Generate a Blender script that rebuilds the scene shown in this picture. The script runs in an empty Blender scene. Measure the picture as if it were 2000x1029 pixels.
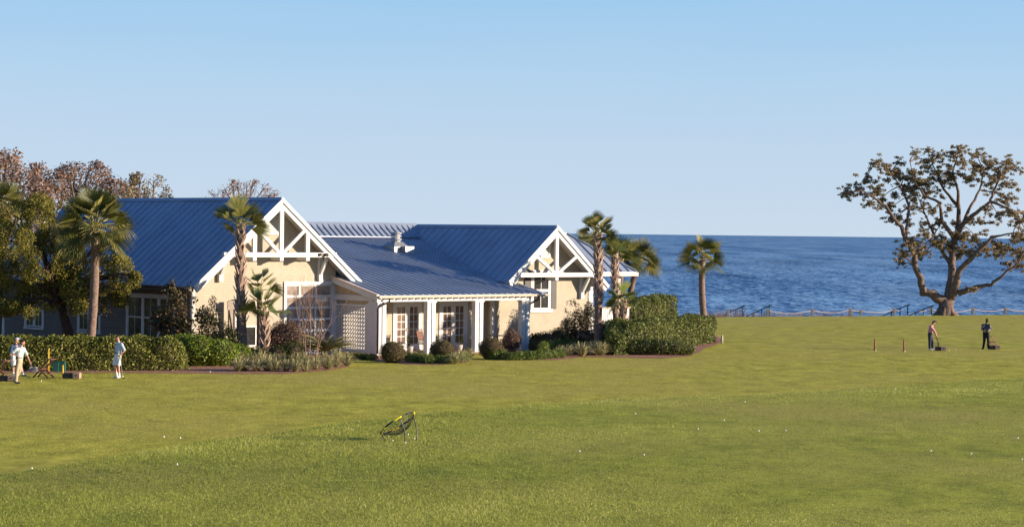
import bpy, math, random
import numpy as np
from mathutils import Vector, Matrix
random.seed(7); rng = np.random.default_rng(7)
sc = bpy.context.scene; col = sc.collection
R = math.radians; PI = math.pi

# ------------------------------------------------------------ camera
FP, H = 4500.0, 6.2                      # focal length in photo pixels, eye height
PITCH, ROLL = R(0.765), math.atan(0.0116)
cam = bpy.data.cameras.new('camera'); cam_o = bpy.data.objects.new('camera', cam); col.objects.link(cam_o)
sc.camera = cam_o
cam.sensor_width = 36; cam.lens = FP / 2000 * 36; cam.clip_start = 1; cam.clip_end = 200000
F_ = Vector((0, math.cos(PITCH), -math.sin(PITCH))); R0 = Vector((1, 0, 0)); U0 = R0.cross(F_)
RT = R0 * math.cos(ROLL) + U0 * math.sin(ROLL); UP = RT.cross(F_)
cam_o.matrix_world = Matrix(((RT.x, UP.x, -F_.x, 0), (RT.y, UP.y, -F_.y, 0), (RT.z, UP.z, -F_.z, H), (0, 0, 0, 1)))
def ray(px, py): return F_ + RT * ((px - 1000) / FP) + UP * ((514.5 - py) / FP)
def P(px, py, d):
    v = ray(px, py); return Vector((0, 0, H)) + v * (d / v.y)
def G(px, py, z=0.0):
    v = ray(px, py); return Vector((0, 0, H)) + v * ((z - H) / v.z)

# ------------------------------------------------------------ sky and sun
SUN_AZ, SUN_EL = 8.0, 11.5               # from +x turned towards the camera
w = bpy.data.worlds.new('World'); sc.world = w; w.use_nodes = True
nt = w.node_tree; L = nt.links; bg = nt.nodes['Background']
tc = nt.nodes.new('ShaderNodeTexCoord'); mp = nt.nodes.new('ShaderNodeMapping'); mp.vector_type = 'POINT'
mp.inputs['Location'].default_value = (0, 0, .16)
sky = nt.nodes.new('ShaderNodeTexSky'); sky.sky_type = 'NISHITA'; sky.sun_disc = False
sky.sun_elevation = R(SUN_EL); sky.sun_rotation = R(90 + SUN_AZ); sky.ozone_density = 3; sky.dust_density = .3
L.new(tc.outputs['Generated'], mp.inputs[0]); L.new(mp.outputs[0], sky.inputs[0])
sx = nt.nodes.new('ShaderNodeSeparateXYZ'); L.new(tc.outputs['Generated'], sx.inputs[0])
rp = nt.nodes.new('ShaderNodeValToRGB')
mq = nt.nodes.new('ShaderNodeMapping'); mq.inputs['Scale'].default_value = (3, 3, 26); L.new(tc.outputs['Generated'], mq.inputs[0])
hz = nt.nodes.new('ShaderNodeTexNoise'); hz.inputs['Scale'].default_value = 1.6; hz.inputs['Detail'].default_value = 5; L.new(mq.outputs[0], hz.inputs[0])
hm_ = nt.nodes.new('ShaderNodeMath'); hm_.operation = 'MULTIPLY_ADD'; L.new(hz.outputs[0], hm_.inputs[0]); hm_.inputs[1].default_value = .022; hm_.inputs[2].default_value = -.011
ha = nt.nodes.new('ShaderNodeMath'); ha.operation = 'ADD'; L.new(sx.outputs[2], ha.inputs[0]); L.new(hm_.outputs[0], ha.inputs[1]); L.new(ha.outputs[0], rp.inputs[0])
S = 0.12
stops = [(0.0, (.62, .70, .79)), (.035, (.565, .68, .80)), (.07, (.47, .655, .825)), (.105, (.36, .60, .83)), (.22, (.15, .36, .72)), (.5, (.05, .17, .47)), (1.0, (.03, .11, .36))]
e = rp.color_ramp.elements
e[0].position = 0; e[0].color = (*stops[0][1], 1); e[1].position = 1; e[1].color = (*stops[-1][1], 1)
for p, c in stops[1:-1]:
    q = e.new(p); q.color = (*c, 1)
for q in e: q.color = (q.color[0] * .49, q.color[1] * .495, q.color[2] * .505, 1)
sm = nt.nodes.new('ShaderNodeVectorMath'); sm.operation = 'SCALE'; sm.inputs['Scale'].default_value = 1 / S; L.new(rp.outputs[0], sm.inputs[0])
mx = nt.nodes.new('ShaderNodeMix'); mx.data_type = 'RGBA'; mx.inputs[0].default_value = .85
L.new(sky.outputs[0], mx.inputs[6]); L.new(sm.outputs[0], mx.inputs[7]); L.new(mx.outputs[2], bg.inputs[0]); bg.inputs[1].default_value = S
sun = bpy.data.lights.new('sun', 'SUN'); sun.energy = 4.4; sun.angle = R(.53); sun.color = (1, .83, .64)
so = bpy.data.objects.new('sun', sun); col.objects.link(so)
sd = Vector((math.cos(R(SUN_AZ)) * math.cos(R(SUN_EL)), -math.sin(R(SUN_AZ)) * math.cos(R(SUN_EL)), math.sin(R(SUN_EL))))
so.rotation_euler = sd.to_track_quat('Z', 'Y').to_euler()
sc.view_settings.view_transform = 'Standard'; sc.view_settings.look = 'None'; sc.view_settings.exposure = 1.05; sc.view_settings.gamma = 1
sc.cycles.max_bounces = 5; sc.cycles.diffuse_bounces = 3; sc.cycles.transparent_max_bounces = 6

# ------------------------------------------------------------ materials
def newmat(name):
    m = bpy.data.materials.new(name); m.use_nodes = True
    return m, m.node_tree, m.node_tree.nodes['Principled BSDF']
def node(nt, t, **k):
    n = nt.nodes.new(t)
    for a, b in k.items():
        if a in n.inputs.keys(): n.inputs[a].default_value = b
        else: setattr(n, a, b)
    return n
def ramp(nt, src, stops):
    r = nt.nodes.new('ShaderNodeValToRGB'); e = r.color_ramp.elements
    e[0].position, e[0].color = stops[0][0], (*stops[0][1], 1); e[1].position, e[1].color = stops[-1][0], (*stops[-1][1], 1)
    for p, c in stops[1:-1]:
        q = e.new(p); q.color = (*c, 1)
    nt.links.new(src, r.inputs[0]); return r.outputs[0]
def mul(c, f): return tuple(min(1, x * f) for x in c)
def paint(name, c, rough=.6, metal=0, var=.12, scale=3.0, bump=0.0, spec=.4):
    m, nt, b = newmat(name); co = node(nt, 'ShaderNodeTexCoord')
    n = node(nt, 'ShaderNodeTexNoise', Scale=scale, Detail=6.0, Roughness=.65); nt.links.new(co.outputs['Object'], n.inputs[0])
    nt.links.new(ramp(nt, n.outputs[0], [(.3, mul(c, 1 - var)), (.7, mul(c, 1 + var))]), b.inputs['Base Color'])
    b.inputs['Roughness'].default_value = rough; b.inputs['Metallic'].default_value = metal; b.inputs['Specular IOR Level'].default_value = spec
    if bump:
        n2 = node(nt, 'ShaderNodeTexNoise', Scale=scale * 8, Detail=4.0); nt.links.new(co.outputs['Object'], n2.inputs[0])
        bu = node(nt, 'ShaderNodeBump', Strength=bump, Distance=.02); nt.links.new(n2.outputs[0], bu.inputs['Height']); nt.links.new(bu.outputs[0], b.inputs['Normal'])
    return m
def shingle(name, axis, c, cw, ch, var=.10, mort=.55, bump=.6):
    m, nt, b = newmat(name); co = node(nt, 'ShaderNodeTexCoord'); s = node(nt, 'ShaderNodeSeparateXYZ'); cb = node(nt, 'ShaderNodeCombineXYZ')
    nt.links.new(co.outputs['Object'], s.inputs[0]); nt.links.new(s.outputs[axis], cb.inputs[0]); nt.links.new(s.outputs[2], cb.inputs[1])
    br = node(nt, 'ShaderNodeTexBrick', Scale=1.0); nt.links.new(cb.outputs[0], br.inputs[0])
    br.inputs['Brick Width'].default_value = cw; br.inputs['Row Height'].default_value = ch; br.inputs['Mortar Size'].default_value = .008; br.inputs['Mortar Smooth'].default_value = .3
    br.inputs['Color1'].default_value = (*mul(c, 1 - var), 1); br.inputs['Color2'].default_value = (*mul(c, 1 + var), 1); br.inputs['Mortar'].default_value = (*mul(c, mort), 1)
    n = node(nt, 'ShaderNodeTexNoise', Scale=1.3, Detail=5.0); nt.links.new(co.outputs['Object'], n.inputs[0])
    mx = node(nt, 'ShaderNodeMix', data_type='RGBA', blend_type='MULTIPLY'); mx.inputs[0].default_value = 1
    nt.links.new(br.outputs[0], mx.inputs[6]); nt.links.new(ramp(nt, n.outputs[0], [(.3, (.86, .86, .86)), (.7, (1, 1, 1))]), mx.inputs[7]); nt.links.new(mx.outputs[2], b.inputs['Base Color'])
    bu = node(nt, 'ShaderNodeBump', Strength=bump, Distance=.02, invert=True); nt.links.new(br.outputs['Fac'], bu.inputs['Height']); nt.links.new(bu.outputs[0], b.inputs['Normal'])
    b.inputs['Roughness'].default_value = .8; b.inputs['Specular IOR Level'].default_value = .2
    return m
def leafmat(name, stops, trans=.3, rough=.55, spec=.3):
    m, nt, b = newmat(name); a = node(nt, 'ShaderNodeAttribute', attribute_name='rnd'); c = ramp(nt, a.outputs['Fac'], stops)
    nt.links.new(c, b.inputs['Base Color']); b.inputs['Roughness'].default_value = rough; b.inputs['Specular IOR Level'].default_value = spec
    t = node(nt, 'ShaderNodeBsdfTranslucent'); nt.links.new(c, t.inputs[0]); mx = node(nt, 'ShaderNodeMixShader'); mx.inputs[0].default_value = trans
    nt.links.new(b.outputs[0], mx.inputs[1]); nt.links.new(t.outputs[0], mx.inputs[2]); nt.links.new(mx.outputs[0], nt.nodes['Material Output'].inputs[0])
    return m
CREAM = (.50, .435, .335)
M = dict(
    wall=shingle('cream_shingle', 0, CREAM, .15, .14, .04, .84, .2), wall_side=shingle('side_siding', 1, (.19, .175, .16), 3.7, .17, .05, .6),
    wall_return=shingle('return_shingle', 1, CREAM, .15, .14, .04, .84, .2),
    white=paint('white_paint', (.62, .62, .61), .5, var=.05), trim=paint('trim_paint', (.60, .59, .57), .55, var=.06), tan=paint('tan_panel', (.52, .38, .24), .7),
    soffit=paint('soffit_board', (.66, .62, .56), .7, var=.06), roof=paint('standing_seam_metal', (.275, .32, .395), .42, .15, .14, .7),
    gutter=paint('gutter_metal', (.62, .50, .40), .45, var=.05), brown=paint('brown_metal', (.05, .035, .03), .4), galv=paint('galvanised', (.34, .34, .34), .4, .5, .15, 9),
    glass=None, curtain=paint('curtain', (.25, .145, .10), .8, var=.15, scale=2), floor=paint('porch_tile', (.36, .24, .17), .7, var=.2, scale=4),
    shutter=paint('shutter_paint', (.035, .03, .028), .5), dark=paint('dark_interior', (.015, .015, .017), .6),
    chair=paint('brown_chair', (.15, .06, .035), .6), chairdk=paint('dark_chair', (.035, .022, .02), .5), table=paint('table_top', (.08, .08, .10), .3),
    palmtrunk=paint('palm_bark', (.20, .135, .105), .9, var=.5, scale=9, bump=.6), boot=paint('palm_boot', (.42, .29, .22), .9, var=.4, scale=14, bump=.4),
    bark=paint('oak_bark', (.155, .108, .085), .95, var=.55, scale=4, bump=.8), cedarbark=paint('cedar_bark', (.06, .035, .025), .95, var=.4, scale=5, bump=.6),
    twig=paint('bare_twig', (.32, .20, .14), .9, var=.3, scale=4), rope=paint('rope', (.55, .42, .33), .9), post=paint('weathered_post', (.33, .27, .22), .9, var=.3, scale=9, bump=.3),
    rail=paint('green_rail', (.02, .075, .075), .45), railtop=paint('dark_handrail', (.012, .014, .022), .4), wood=paint('brown_wood', (.17, .07, .045), .7, var=.25, scale=12),
    boxwood=paint('tray_wood', (.42, .27, .20), .75, var=.2, scale=9), boxdk=paint('tray_black', (.02, .018, .018), .6), green=paint('green_plastic', (.02, .10, .075), .5, var=.2),
    yellow=paint('yellow_paint', (.62, .40, .03), .55), netyellow=paint('yellow_sleeve', (.80, .68, .02), .5), black=paint('black_sleeve', (.012, .012, .014), .5), netleg=paint('net_leg', (.07, .06, .06), .35),
    stake=paint('red_stake', (.30, .10, .06), .7), ball=paint('golf_ball_white', (.85, .85, .85), .3, var=.02), stone=paint('pale_stone', (.45, .40, .34), .85, var=.2, scale=20),
    skin=paint('skin', (.52, .27, .18), .55, var=.06), skindk=paint('dark_skin', (.04, .022, .018), .5), hair=paint('dark_hair', (.025, .014, .01), .6),
    shirt_blue=paint('pale_blue_shirt', (.42, .50, .60), .8, var=.08, scale=12), shorts=paint('white_shorts', (.66, .67, .70), .8), shoe=paint('white_shoe', (.72, .72, .72), .5),
    sock=paint('sock', (.7, .7, .7), .9), belt=paint('belt', (.01, .01, .01), .4), khaki=paint('khaki', (.47, .37, .25), .85, var=.1, scale=9), navy=paint('navy_shirt', (.04, .075, .15), .8),
    shoedk=paint('dark_shoe', (.05, .06, .09), .6), cap=paint('blue_white_cap', (.55, .58, .70), .7), pink=paint('plum_shirt', (.60, .26, .28), .8, var=.1), jeans=paint('dark_jeans', (.02, .028, .045), .8, var=.3, scale=9),
    blacktr=paint('black_trousers', (.009, .009, .012), .8), capdk=paint('dark_cap', (.03, .035, .05), .7), club=paint('club_shaft', (.07, .075, .09), .4, .3), farwall=paint('distant_wall', (.62, .45, .38), .8), farroof=paint('distant_roof', (.22, .24, .30), .7),
)
def glassmat(name, c, rough=.12):
    m, nt, b = newmat(name); b.inputs['Base Color'].default_value = (*c, 1); b.inputs['Roughness'].default_value = rough; b.inputs['Specular IOR Level'].default_value = .55
    co = node(nt, 'ShaderNodeTexCoord'); n = node(nt, 'ShaderNodeTexNoise', Scale=2.2, Detail=3.0); nt.links.new(co.outputs['Object'], n.inputs[0])
    nt.links.new(ramp(nt, n.outputs[0], [(.35, mul(c, .6)), (.65, mul(c, 1.3))]), b.inputs['Base Color'])
    bu = node(nt, 'ShaderNodeBump', Strength=.15, Distance=.05); nt.links.new(n.outputs[0], bu.inputs['Height']); nt.links.new(bu.outputs[0], b.inputs['Normal'])
    return m
M['glass'] = glassmat('door_glass', (.19, .12, .09)); M['glassg'] = glassmat('garage_glass', (.30, .235, .195)); M['glassd'] = glassmat('dark_glass', (.018, .018, .022)); M['glassw'] = glassmat('wing_glass', (.05, .045, .042))
# striped polo of the walking man
m, nt, b = newmat('patterned_polo'); co = node(nt, 'ShaderNodeTexCoord'); v = node(nt, 'ShaderNodeTexVoronoi', Scale=14.0); nt.links.new(co.outputs['Object'], v.inputs[0])
nt.links.new(ramp(nt, v.outputs[0], [(.2, (.10, .14, .17)), (.45, (.55, .62, .62))]), b.inputs['Base Color']); b.inputs['Roughness'].default_value = .85; M['polo'] = m
m, nt, b = newmat('patterned_jacket'); co = node(nt, 'ShaderNodeTexCoord'); v = node(nt, 'ShaderNodeTexNoise', Scale=6.0, Detail=2.0); nt.links.new(co.outputs['Object'], v.inputs[0])
nt.links.new(ramp(nt, v.outputs[0], [(.50, (.035, .04, .05)), (.60, (.40, .34, .33))]), b.inputs['Base Color']); b.inputs['Roughness'].default_value = .85; M['jacket'] = m
M['cedar'] = leafmat('cedar_leaf', [(0, (.06, .066, .017)), (.5, (.20, .185, .036)), (1, (.37, .31, .065))], .3, .7, .15)
M['hedge'] = leafmat('hedge_leaf', [(0, (.035, .05, .008)), (.5, (.15, .17, .024)), (1, (.33, .31, .07))], .25, .5, .3)
M['hedgebright'] = leafmat('bright_hedge_leaf', [(0, (.045, .085, .008)), (.5, (.17, .24, .02)), (1, (.34, .40, .05))], .3, .5, .3)
M['hedgedark'] = leafmat('dark_hedge_leaf', [(0, (.025, .040, .010)), (.5, (.10, .13, .024)), (1, (.24, .25, .07))], .25, .52, .3)
M['ball_leaf'] = leafmat('clipped_shrub_leaf', [(0, (.03, .032, .01)), (.5, (.11, .095, .026)), (1, (.22, .165, .05))], .2)
M['magnolia'] = leafmat('magnolia_leaf', [(0, (.018, .022, .008)), (.55, (.075, .07, .022)), (.85, (.20, .12, .06)), (1, (.38, .14, .08))], .2, .4, .5)
M['shrub'] = leafmat('shrub_leaf', [(0, (.02, .03, .008)), (.6, (.08, .10, .018)), (.9, (.22, .16, .07)), (1, (.3, .14, .07))], .2)
M['redshrub'] = leafmat('mauve_shrub_leaf', [(0, (.04, .025, .02)), (.6, (.14, .085, .06)), (1, (.42, .28, .20))], .2)
M['cover'] = leafmat('ground_cover_leaf', [(0, (.035, .055, .015)), (.5, (.12, .17, .03)), (1, (.28, .33, .07))], .3)
M['liriope'] = leafmat('striped_blade', [(0, (.14, .14, .05)), (.5, (.38, .35, .14)), (1, (.66, .58, .34))], .3)
M['palmleaf'] = leafmat('palm_leaf', [(0, (.035, .045, .012)), (.5, (.12, .13, .03)), (.8, (.30, .26, .07)), (1, (.42, .36, .14))], .25, .5, .3)
M['palmgreen'] = leafmat('fresh_palm_leaf', [(0, (.04, .06, .012)), (.5, (.13, .17, .03)), (1, (.28, .27, .07))], .3, .42, .5)
M['petiole'] = paint('petiole', (.30, .27, .09), .6)
M['sago'] = leafmat('sago_leaf', [(0, (.02, .028, .01)), (.6, (.07, .08, .022)), (1, (.18, .15, .05))], .15, .35, .5)
M['oakleaf'] = leafmat('live_oak_leaf', [(0, (.09, .075, .036)), (.5, (.27, .205, .105)), (1, (.50, .36, .19))], .25)
M['brownleaf'] = leafmat('winter_oak_leaf', [(0, (.07, .045, .035)), (.5, (.24, .145, .10)), (1, (.46, .28, .18))], .3)
M['bareleaf'] = leafmat('sparse_rust_leaf', [(0, (.12, .06, .035)), (.5, (.36, .18, .11)), (1, (.55, .33, .22))], .4)
M['dune'] = leafmat('dune_grass_blade', [(0, (.14, .07, .05)), (.5, (.30, .17, .12)), (1, (.45, .32, .20))], .3)
M['fairblade'] = leafmat('mown_grass_blade', [(0, (.14, .14, .02)), (.5, (.42, .40, .05)), (1, (.72, .66, .16))], .35, .6, .3)
M['blade'] = leafmat('rough_grass_blade', [(0, (.06, .095, .017)), (.35, (.28, .325, .05)), (.75, (.54, .54, .095)), (1, (.84, .77, .30))], .42, .5, .4)

def lawnmat(name, cols, patch, dark=None, bs=.5):
    m, nt, b = newmat(name); co = node(nt, 'ShaderNodeTexCoord'); o = co.outputs['Object']
    def nz(s, d=6., r=.6, sx=1, sy=1):
        mpn = node(nt, 'ShaderNodeMapping'); mpn.inputs['Scale'].default_value = (sx, sy, 1); nt.links.new(o, mpn.inputs[0])
        n = node(nt, 'ShaderNodeTexNoise', Scale=s, Detail=d, Roughness=r); nt.links.new(mpn.outputs[0], n.inputs[0]); return n.outputs[0]
    a = ramp(nt, nz(.9, 8, .72, 1, .55), [(.33, cols[0]), (.5, cols[1]), (.68, cols[2])])
    p = ramp(nt, nz(.07, 4, .6), [(.42, (0, 0, 0)), (.68, (1, 1, 1))])
    mx = node(nt, 'ShaderNodeMix', data_type='RGBA'); nt.links.new(p, mx.inputs[0]); nt.links.new(a, mx.inputs[6]); mx.inputs[7].default_value = (*patch, 1)
    f = ramp(nt, nz(2.6, 7, .85, .6, 1), [(.34, (.48, .54, .5)), (.5, (.90, .91, .88)), (.66, (1.0, 1.0, 1.0))])
    m2 = node(nt, 'ShaderNodeMix', data_type='RGBA', blend_type='MULTIPLY'); m2.inputs[0].default_value = .8; nt.links.new(mx.outputs[2], m2.inputs[6]); nt.links.new(f, m2.inputs[7])
    k = ramp(nt, nz(.55, 7, .75, .35, 1), [(.62, (0, 0, 0)), (.74, (1, 1, 1))])
    m3 = node(nt, 'ShaderNodeMix', data_type='RGBA'); nt.links.new(k, m3.inputs[0]); nt.links.new(m2.outputs[2], m3.inputs[6]); m3.inputs[7].default_value = (*mul(cols[2], 1.25), 1)
    dv = ramp(nt, nz(3.4, 3, .5, 1, .8), [(.68, (0, 0, 0)), (.71, (1, 1, 1))]); dm = ramp(nt, nz(.11, 2, .5), [(.50, (0, 0, 0)), (.60, (1, 1, 1))]); m4 = node(nt, 'ShaderNodeMix', data_type='RGBA', blend_type='MULTIPLY'); m4.inputs[0].default_value = 1; nt.links.new(dv, m4.inputs[6]); nt.links.new(dm, m4.inputs[7])
    m5 = node(nt, 'ShaderNodeMix', data_type='RGBA'); nt.links.new(m4.outputs[2], m5.inputs[0]); nt.links.new(m3.outputs[2], m5.inputs[6]); m5.inputs[7].default_value = (.16, .12, .045, 1)
    nt.links.new(m5.outputs[2], b.inputs['Base Color']); b.inputs['Roughness'].default_value = .9; b.inputs['Specular IOR Level'].default_value = .1
    h = nz(14., 6, .8); bu = node(nt, 'ShaderNodeBump', Strength=bs, Distance=.06); nt.links.new(h, bu.inputs['Height']); nt.links.new(bu.outputs[0], b.inputs['Normal'])
    return m
M['lawn'] = lawnmat('mown_lawn', [(.29, .265, .038), (.47, .425, .060), (.70, .62, .09)], (.50, .41, .09))
M['rough'] = lawnmat('rough_lawn', [(.19, .22, .034), (.35, .365, .050), (.50, .50, .07)], (.46, .385, .095), bs=.8)
M['mulch'] = paint('mulch', (.33, .15, .10), .95, var=.5, scale=8, bump=1.0)
M['sand'] = paint('sand', (.4, .33, .25), .9)
# sea
m, nt, b = newmat('sea_water'); co = node(nt, 'ShaderNodeTexCoord'); geo = co.outputs['Object']
def wn(s, sx, sy, d=4., r=.55, rot=0.0):
    mpn = node(nt, 'ShaderNodeMapping'); mpn.inputs['Scale'].default_value = (sx, sy, 1); mpn.inputs['Rotation'].default_value = (0, 0, rot); nt.links.new(geo, mpn.inputs[0])
    n = node(nt, 'ShaderNodeTexNoise', Scale=s, Detail=d, Roughness=r); nt.links.new(mpn.outputs[0], n.inputs[0]); return n.outputs[0]
def wc(sx, sy, d, r, rot, k):
    mpn = node(nt, 'ShaderNodeMapping'); mpn.inputs['Scale'].default_value = (sx, sy, 1); mpn.inputs['Rotation'].default_value = (0, 0, rot); nt.links.new(geo, mpn.inputs[0])
    n = node(nt, 'ShaderNodeTexNoise', Scale=1.0, Detail=d, Roughness=r); nt.links.new(mpn.outputs[0], n.inputs[0])
    sb = node(nt, 'ShaderNodeVectorMath', operation='SUBTRACT'); nt.links.new(n.outputs['Color'], sb.inputs[0]); sb.inputs[1].default_value = (.5, .5, .5)
    ml = node(nt, 'ShaderNodeVectorMath', operation='MULTIPLY'); nt.links.new(sb.outputs[0], ml.inputs[0]); ml.inputs[1].default_value = (k * .6, k, 0); return ml.outputs[0], n.outputs['Fac']
v1, f1 = wc(1.5, .50, 5, .7, .05, 2.2); v2, f2 = wc(.75, .12, 5, .68, -.02, 1.4); v3, f3 = wc(.05, .005, 3, .6, 0, .8)
s1 = node(nt, 'ShaderNodeVectorMath', operation='ADD'); nt.links.new(v1, s1.inputs[0]); nt.links.new(v2, s1.inputs[1]); s2 = node(nt, 'ShaderNodeVectorMath', operation='ADD'); nt.links.new(s1.outputs[0], s2.inputs[0]); nt.links.new(v3, s2.inputs[1])
s3 = node(nt, 'ShaderNodeVectorMath', operation='ADD'); nt.links.new(s2.outputs[0], s3.inputs[0]); s3.inputs[1].default_value = (0, -.10, 1); s4 = node(nt, 'ShaderNodeVectorMath', operation='NORMALIZE'); nt.links.new(s3.outputs[0], s4.inputs[0]); nt.links.new(s4.outputs[0], b.inputs['Normal'])
m1 = node(nt, 'ShaderNodeMath', operation='ADD'); nt.links.new(f1, m1.inputs[0]); nt.links.new(f2, m1.inputs[1]); m2_ = node(nt, 'ShaderNodeMath', operation='MULTIPLY_ADD'); nt.links.new(f3, m2_.inputs[0]); m2_.inputs[1].default_value = .7; nt.links.new(m1.outputs[0], m2_.inputs[2])
nt.links.new(ramp(nt, m2_.outputs[0], [(1.05 / 1.0 if False else .0, (.012, .04, .10)), (1.0, (.07, .17, .36))]), b.inputs['Base Color']); md_ = node(nt, 'ShaderNodeMapRange'); nt.links.new(m2_.outputs[0], md_.inputs[0]); md_.inputs[1].default_value = 1.05; md_.inputs[2].default_value = 1.65
nt.links.new(ramp(nt, md_.outputs[0], [(.1, (.020, .052, .105)), (.5, (.050, .136, .285)), (.9, (.15, .29, .48))]), b.inputs['Base Color'])  # wavelet light and dark painted into the water colour, along with gust patches
b.inputs['Roughness'].default_value = .25; b.inputs['IOR'].default_value = 1.33; b.inputs['Specular IOR Level'].default_value = .2
M['sea'] = m

# ------------------------------------------------------------ object helpers
def put(name, mesh, parent=None, loc=None):
    o = bpy.data.objects.new(name, mesh); col.objects.link(o)
    if parent is not None: o.parent = parent
    if loc is not None: o.location = loc
    return o
def tag(o, label=None, cat=None, group=None, kind=None):
    if label: o['label'] = label
    if cat: o['category'] = cat
    if group: o['group'] = group
    if kind: o['kind'] = kind
    return o
def empty(name, loc, rz=0, label=None, cat=None, group=None):
    o = bpy.data.objects.new(name, None); col.objects.link(o); o.location = loc; o.rotation_euler = (0, 0, rz); o.empty_display_size = .3
    return tag(o, label, cat, group)
def copy_tree(o, parent=None):
    c = o.copy(); col.objects.link(c)
    if parent is not None: c.parent = parent
    for ch in list(o.children): copy_tree(ch, c)
    return c
class MB:
    def __init__(s): s.v = []; s.f = []; s.smooth = False
    def quad(s, *p):
        i = len(s.v); s.v += [tuple(q) for q in p]; s.f.append(tuple(range(i, i + len(p)))); return s
    def hexa(s, b, t):                      # bottom loop, top loop
        i = len(s.v); n = len(b); s.v += [tuple(q) for q in b] + [tuple(q) for q in t]
        s.f.append(tuple(i + k for k in range(n))[::-1]); s.f.append(tuple(i + n + k for k in range(n)))
        for k in range(n): s.f.append((i + k, i + (k + 1) % n, i + n + (k + 1) % n, i + n + k))
        return s
    def box(s, x0, x1, y0, y1, z0, z1):
        return s.hexa([(x0, y0, z0), (x1, y0, z0), (x1, y1, z0), (x0, y1, z0)], [(x0, y0, z1), (x1, y0, z1), (x1, y1, z1), (x0, y1, z1)])
    def beam(s, a, b, w, h, side=(0, 1, 0)):   # bar from a to b: w along side, h across
        a = Vector(a); b = Vector(b); d = (b - a).normalized(); sd = Vector(side); sd = (sd - d * sd.dot(d)).normalized(); up = sd.cross(d)
        q = [sd * (w / 2 * i) + up * (h / 2 * j) for i, j in ((-1, -1), (1, -1), (1, 1), (-1, 1))]
        return s.hexa([a + k for k in q], [b + k for k in q])
    def tube(s, pts, rad, n=8, cap=True):
        pts = [Vector(p) for p in pts]; m = len(pts); rad = rad if hasattr(rad, '__len__') else [rad] * m
        t0 = (pts[1] - pts[0]).normalized(); u = t0.orthogonal().normalized(); i0 = len(s.v)
        for k in range(m):
            t = (pts[min(k + 1, m - 1)] - pts[max(k - 1, 0)]).normalized(); u = (u - t * u.dot(t)).normalized(); w_ = t.cross(u)
            for j in range(n):
                a = 2 * PI * j / n; s.v.append(tuple(pts[k] + (u * math.cos(a) + w_ * math.sin(a)) * rad[k]))
        for k in range(m - 1):
            for j in range(n): s.f.append((i0 + k * n + j, i0 + k * n + (j + 1) % n, i0 + (k + 1) * n + (j + 1) % n, i0 + (k + 1) * n + j))
        if cap: s.f.append(tuple(i0 + j for j in range(n))[::-1]); s.f.append(tuple(i0 + (m - 1) * n + j for j in range(n)))
        return s
    def ball(s, c, r, nu=12, nv=8):
        r = r if hasattr(r, '__len__') else (r, r, r); i0 = len(s.v)
        for i in range(nv + 1):
            th = PI * i / nv
            for j in range(nu):
                ph = 2 * PI * j / nu; s.v.append((c[0] + r[0] * math.sin(th) * math.cos(ph), c[1] + r[1] * math.sin(th) * math.sin(ph), c[2] + r[2] * math.cos(th)))
        for i in range(nv):
            for j in range(nu): s.f.append((i0 + i * nu + j, i0 + (i + 1) * nu + j, i0 + (i + 1) * nu + (j + 1) % nu, i0 + i * nu + (j + 1) % nu))
        return s
    def build(s, name, mat, parent=None, smooth=False, loc=None, bevel=0):
        me = bpy.data.meshes.new(name); me.from_pydata(s.v, [], s.f); me.materials.append(mat)
        if smooth: me.shade_smooth()
        o = put(name, me, parent, loc)
        if bevel:
            bm = o.modifiers.new('bevel', 'BEVEL'); bm.width = bevel; bm.segments = 2
        return o
def np_mesh(name, V, k, rnd, mat, parent=None, loc=None):
    """V: (n*k,3) vertices of n separate k-gons; rnd: (n,) one random value per face"""
    n = len(V) // k; me = bpy.data.meshes.new(name); me.vertices.add(n * k); me.vertices.foreach_set('co', np.ascontiguousarray(V, dtype=np.float32).ravel())
    me.loops.add(n * k); me.loops.foreach_set('vertex_index', np.arange(n * k, dtype=np.int32)); me.polygons.add(n)
    me.polygons.foreach_set('loop_start', np.arange(0, n * k, k, dtype=np.int32)); me.polygons.foreach_set('loop_total', np.full(n, k, dtype=np.int32))
    at = me.attributes.new('rnd', 'FLOAT', 'POINT'); at.data.foreach_set('value', np.repeat(rnd, k).astype(np.float32))
    me.materials.append(mat); me.update(calc_edges=True); return put(name, me, parent, loc)
def unit(a): return a / (np.linalg.norm(a, axis=1, keepdims=True) + 1e-9)
def rdir(n): return unit(rng.normal(size=(n, 3)))
def snoise(p, s, seed=0):
    r = np.random.default_rng(seed + 11); o = np.zeros(len(p))
    for k in range(5):
        d = r.normal(size=3); d /= np.linalg.norm(d); f = s * (1 + .55 * k); o += np.sin(p @ d * f + r.uniform(0, 6.28)) / (1 + .35 * k)
    return o / 2.2
def leaves(P_, N_, size, aspect=.5, spread=.8, droop=0.0):
    """leaf quads at P_, facing roughly N_"""
    n = len(P_); nn = unit(N_ + rng.normal(size=(n, 3)) * spread); t = unit(np.cross(nn, rdir(n))); t[:, 2] -= droop; t = unit(t); bt = np.cross(nn, t)
    L_ = size * rng.uniform(.6, 1.3, (n, 1)); W_ = L_ * aspect
    V = np.empty((n, 4, 3)); V[:, 0] = P_; V[:, 1] = P_ + t * L_ * .5 + bt * W_ * .5; V[:, 2] = P_ + t * L_ - nn * L_ * .12; V[:, 3] = P_ + t * L_ * .5 - bt * W_ * .5
    return V.reshape(-1, 3)
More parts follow.
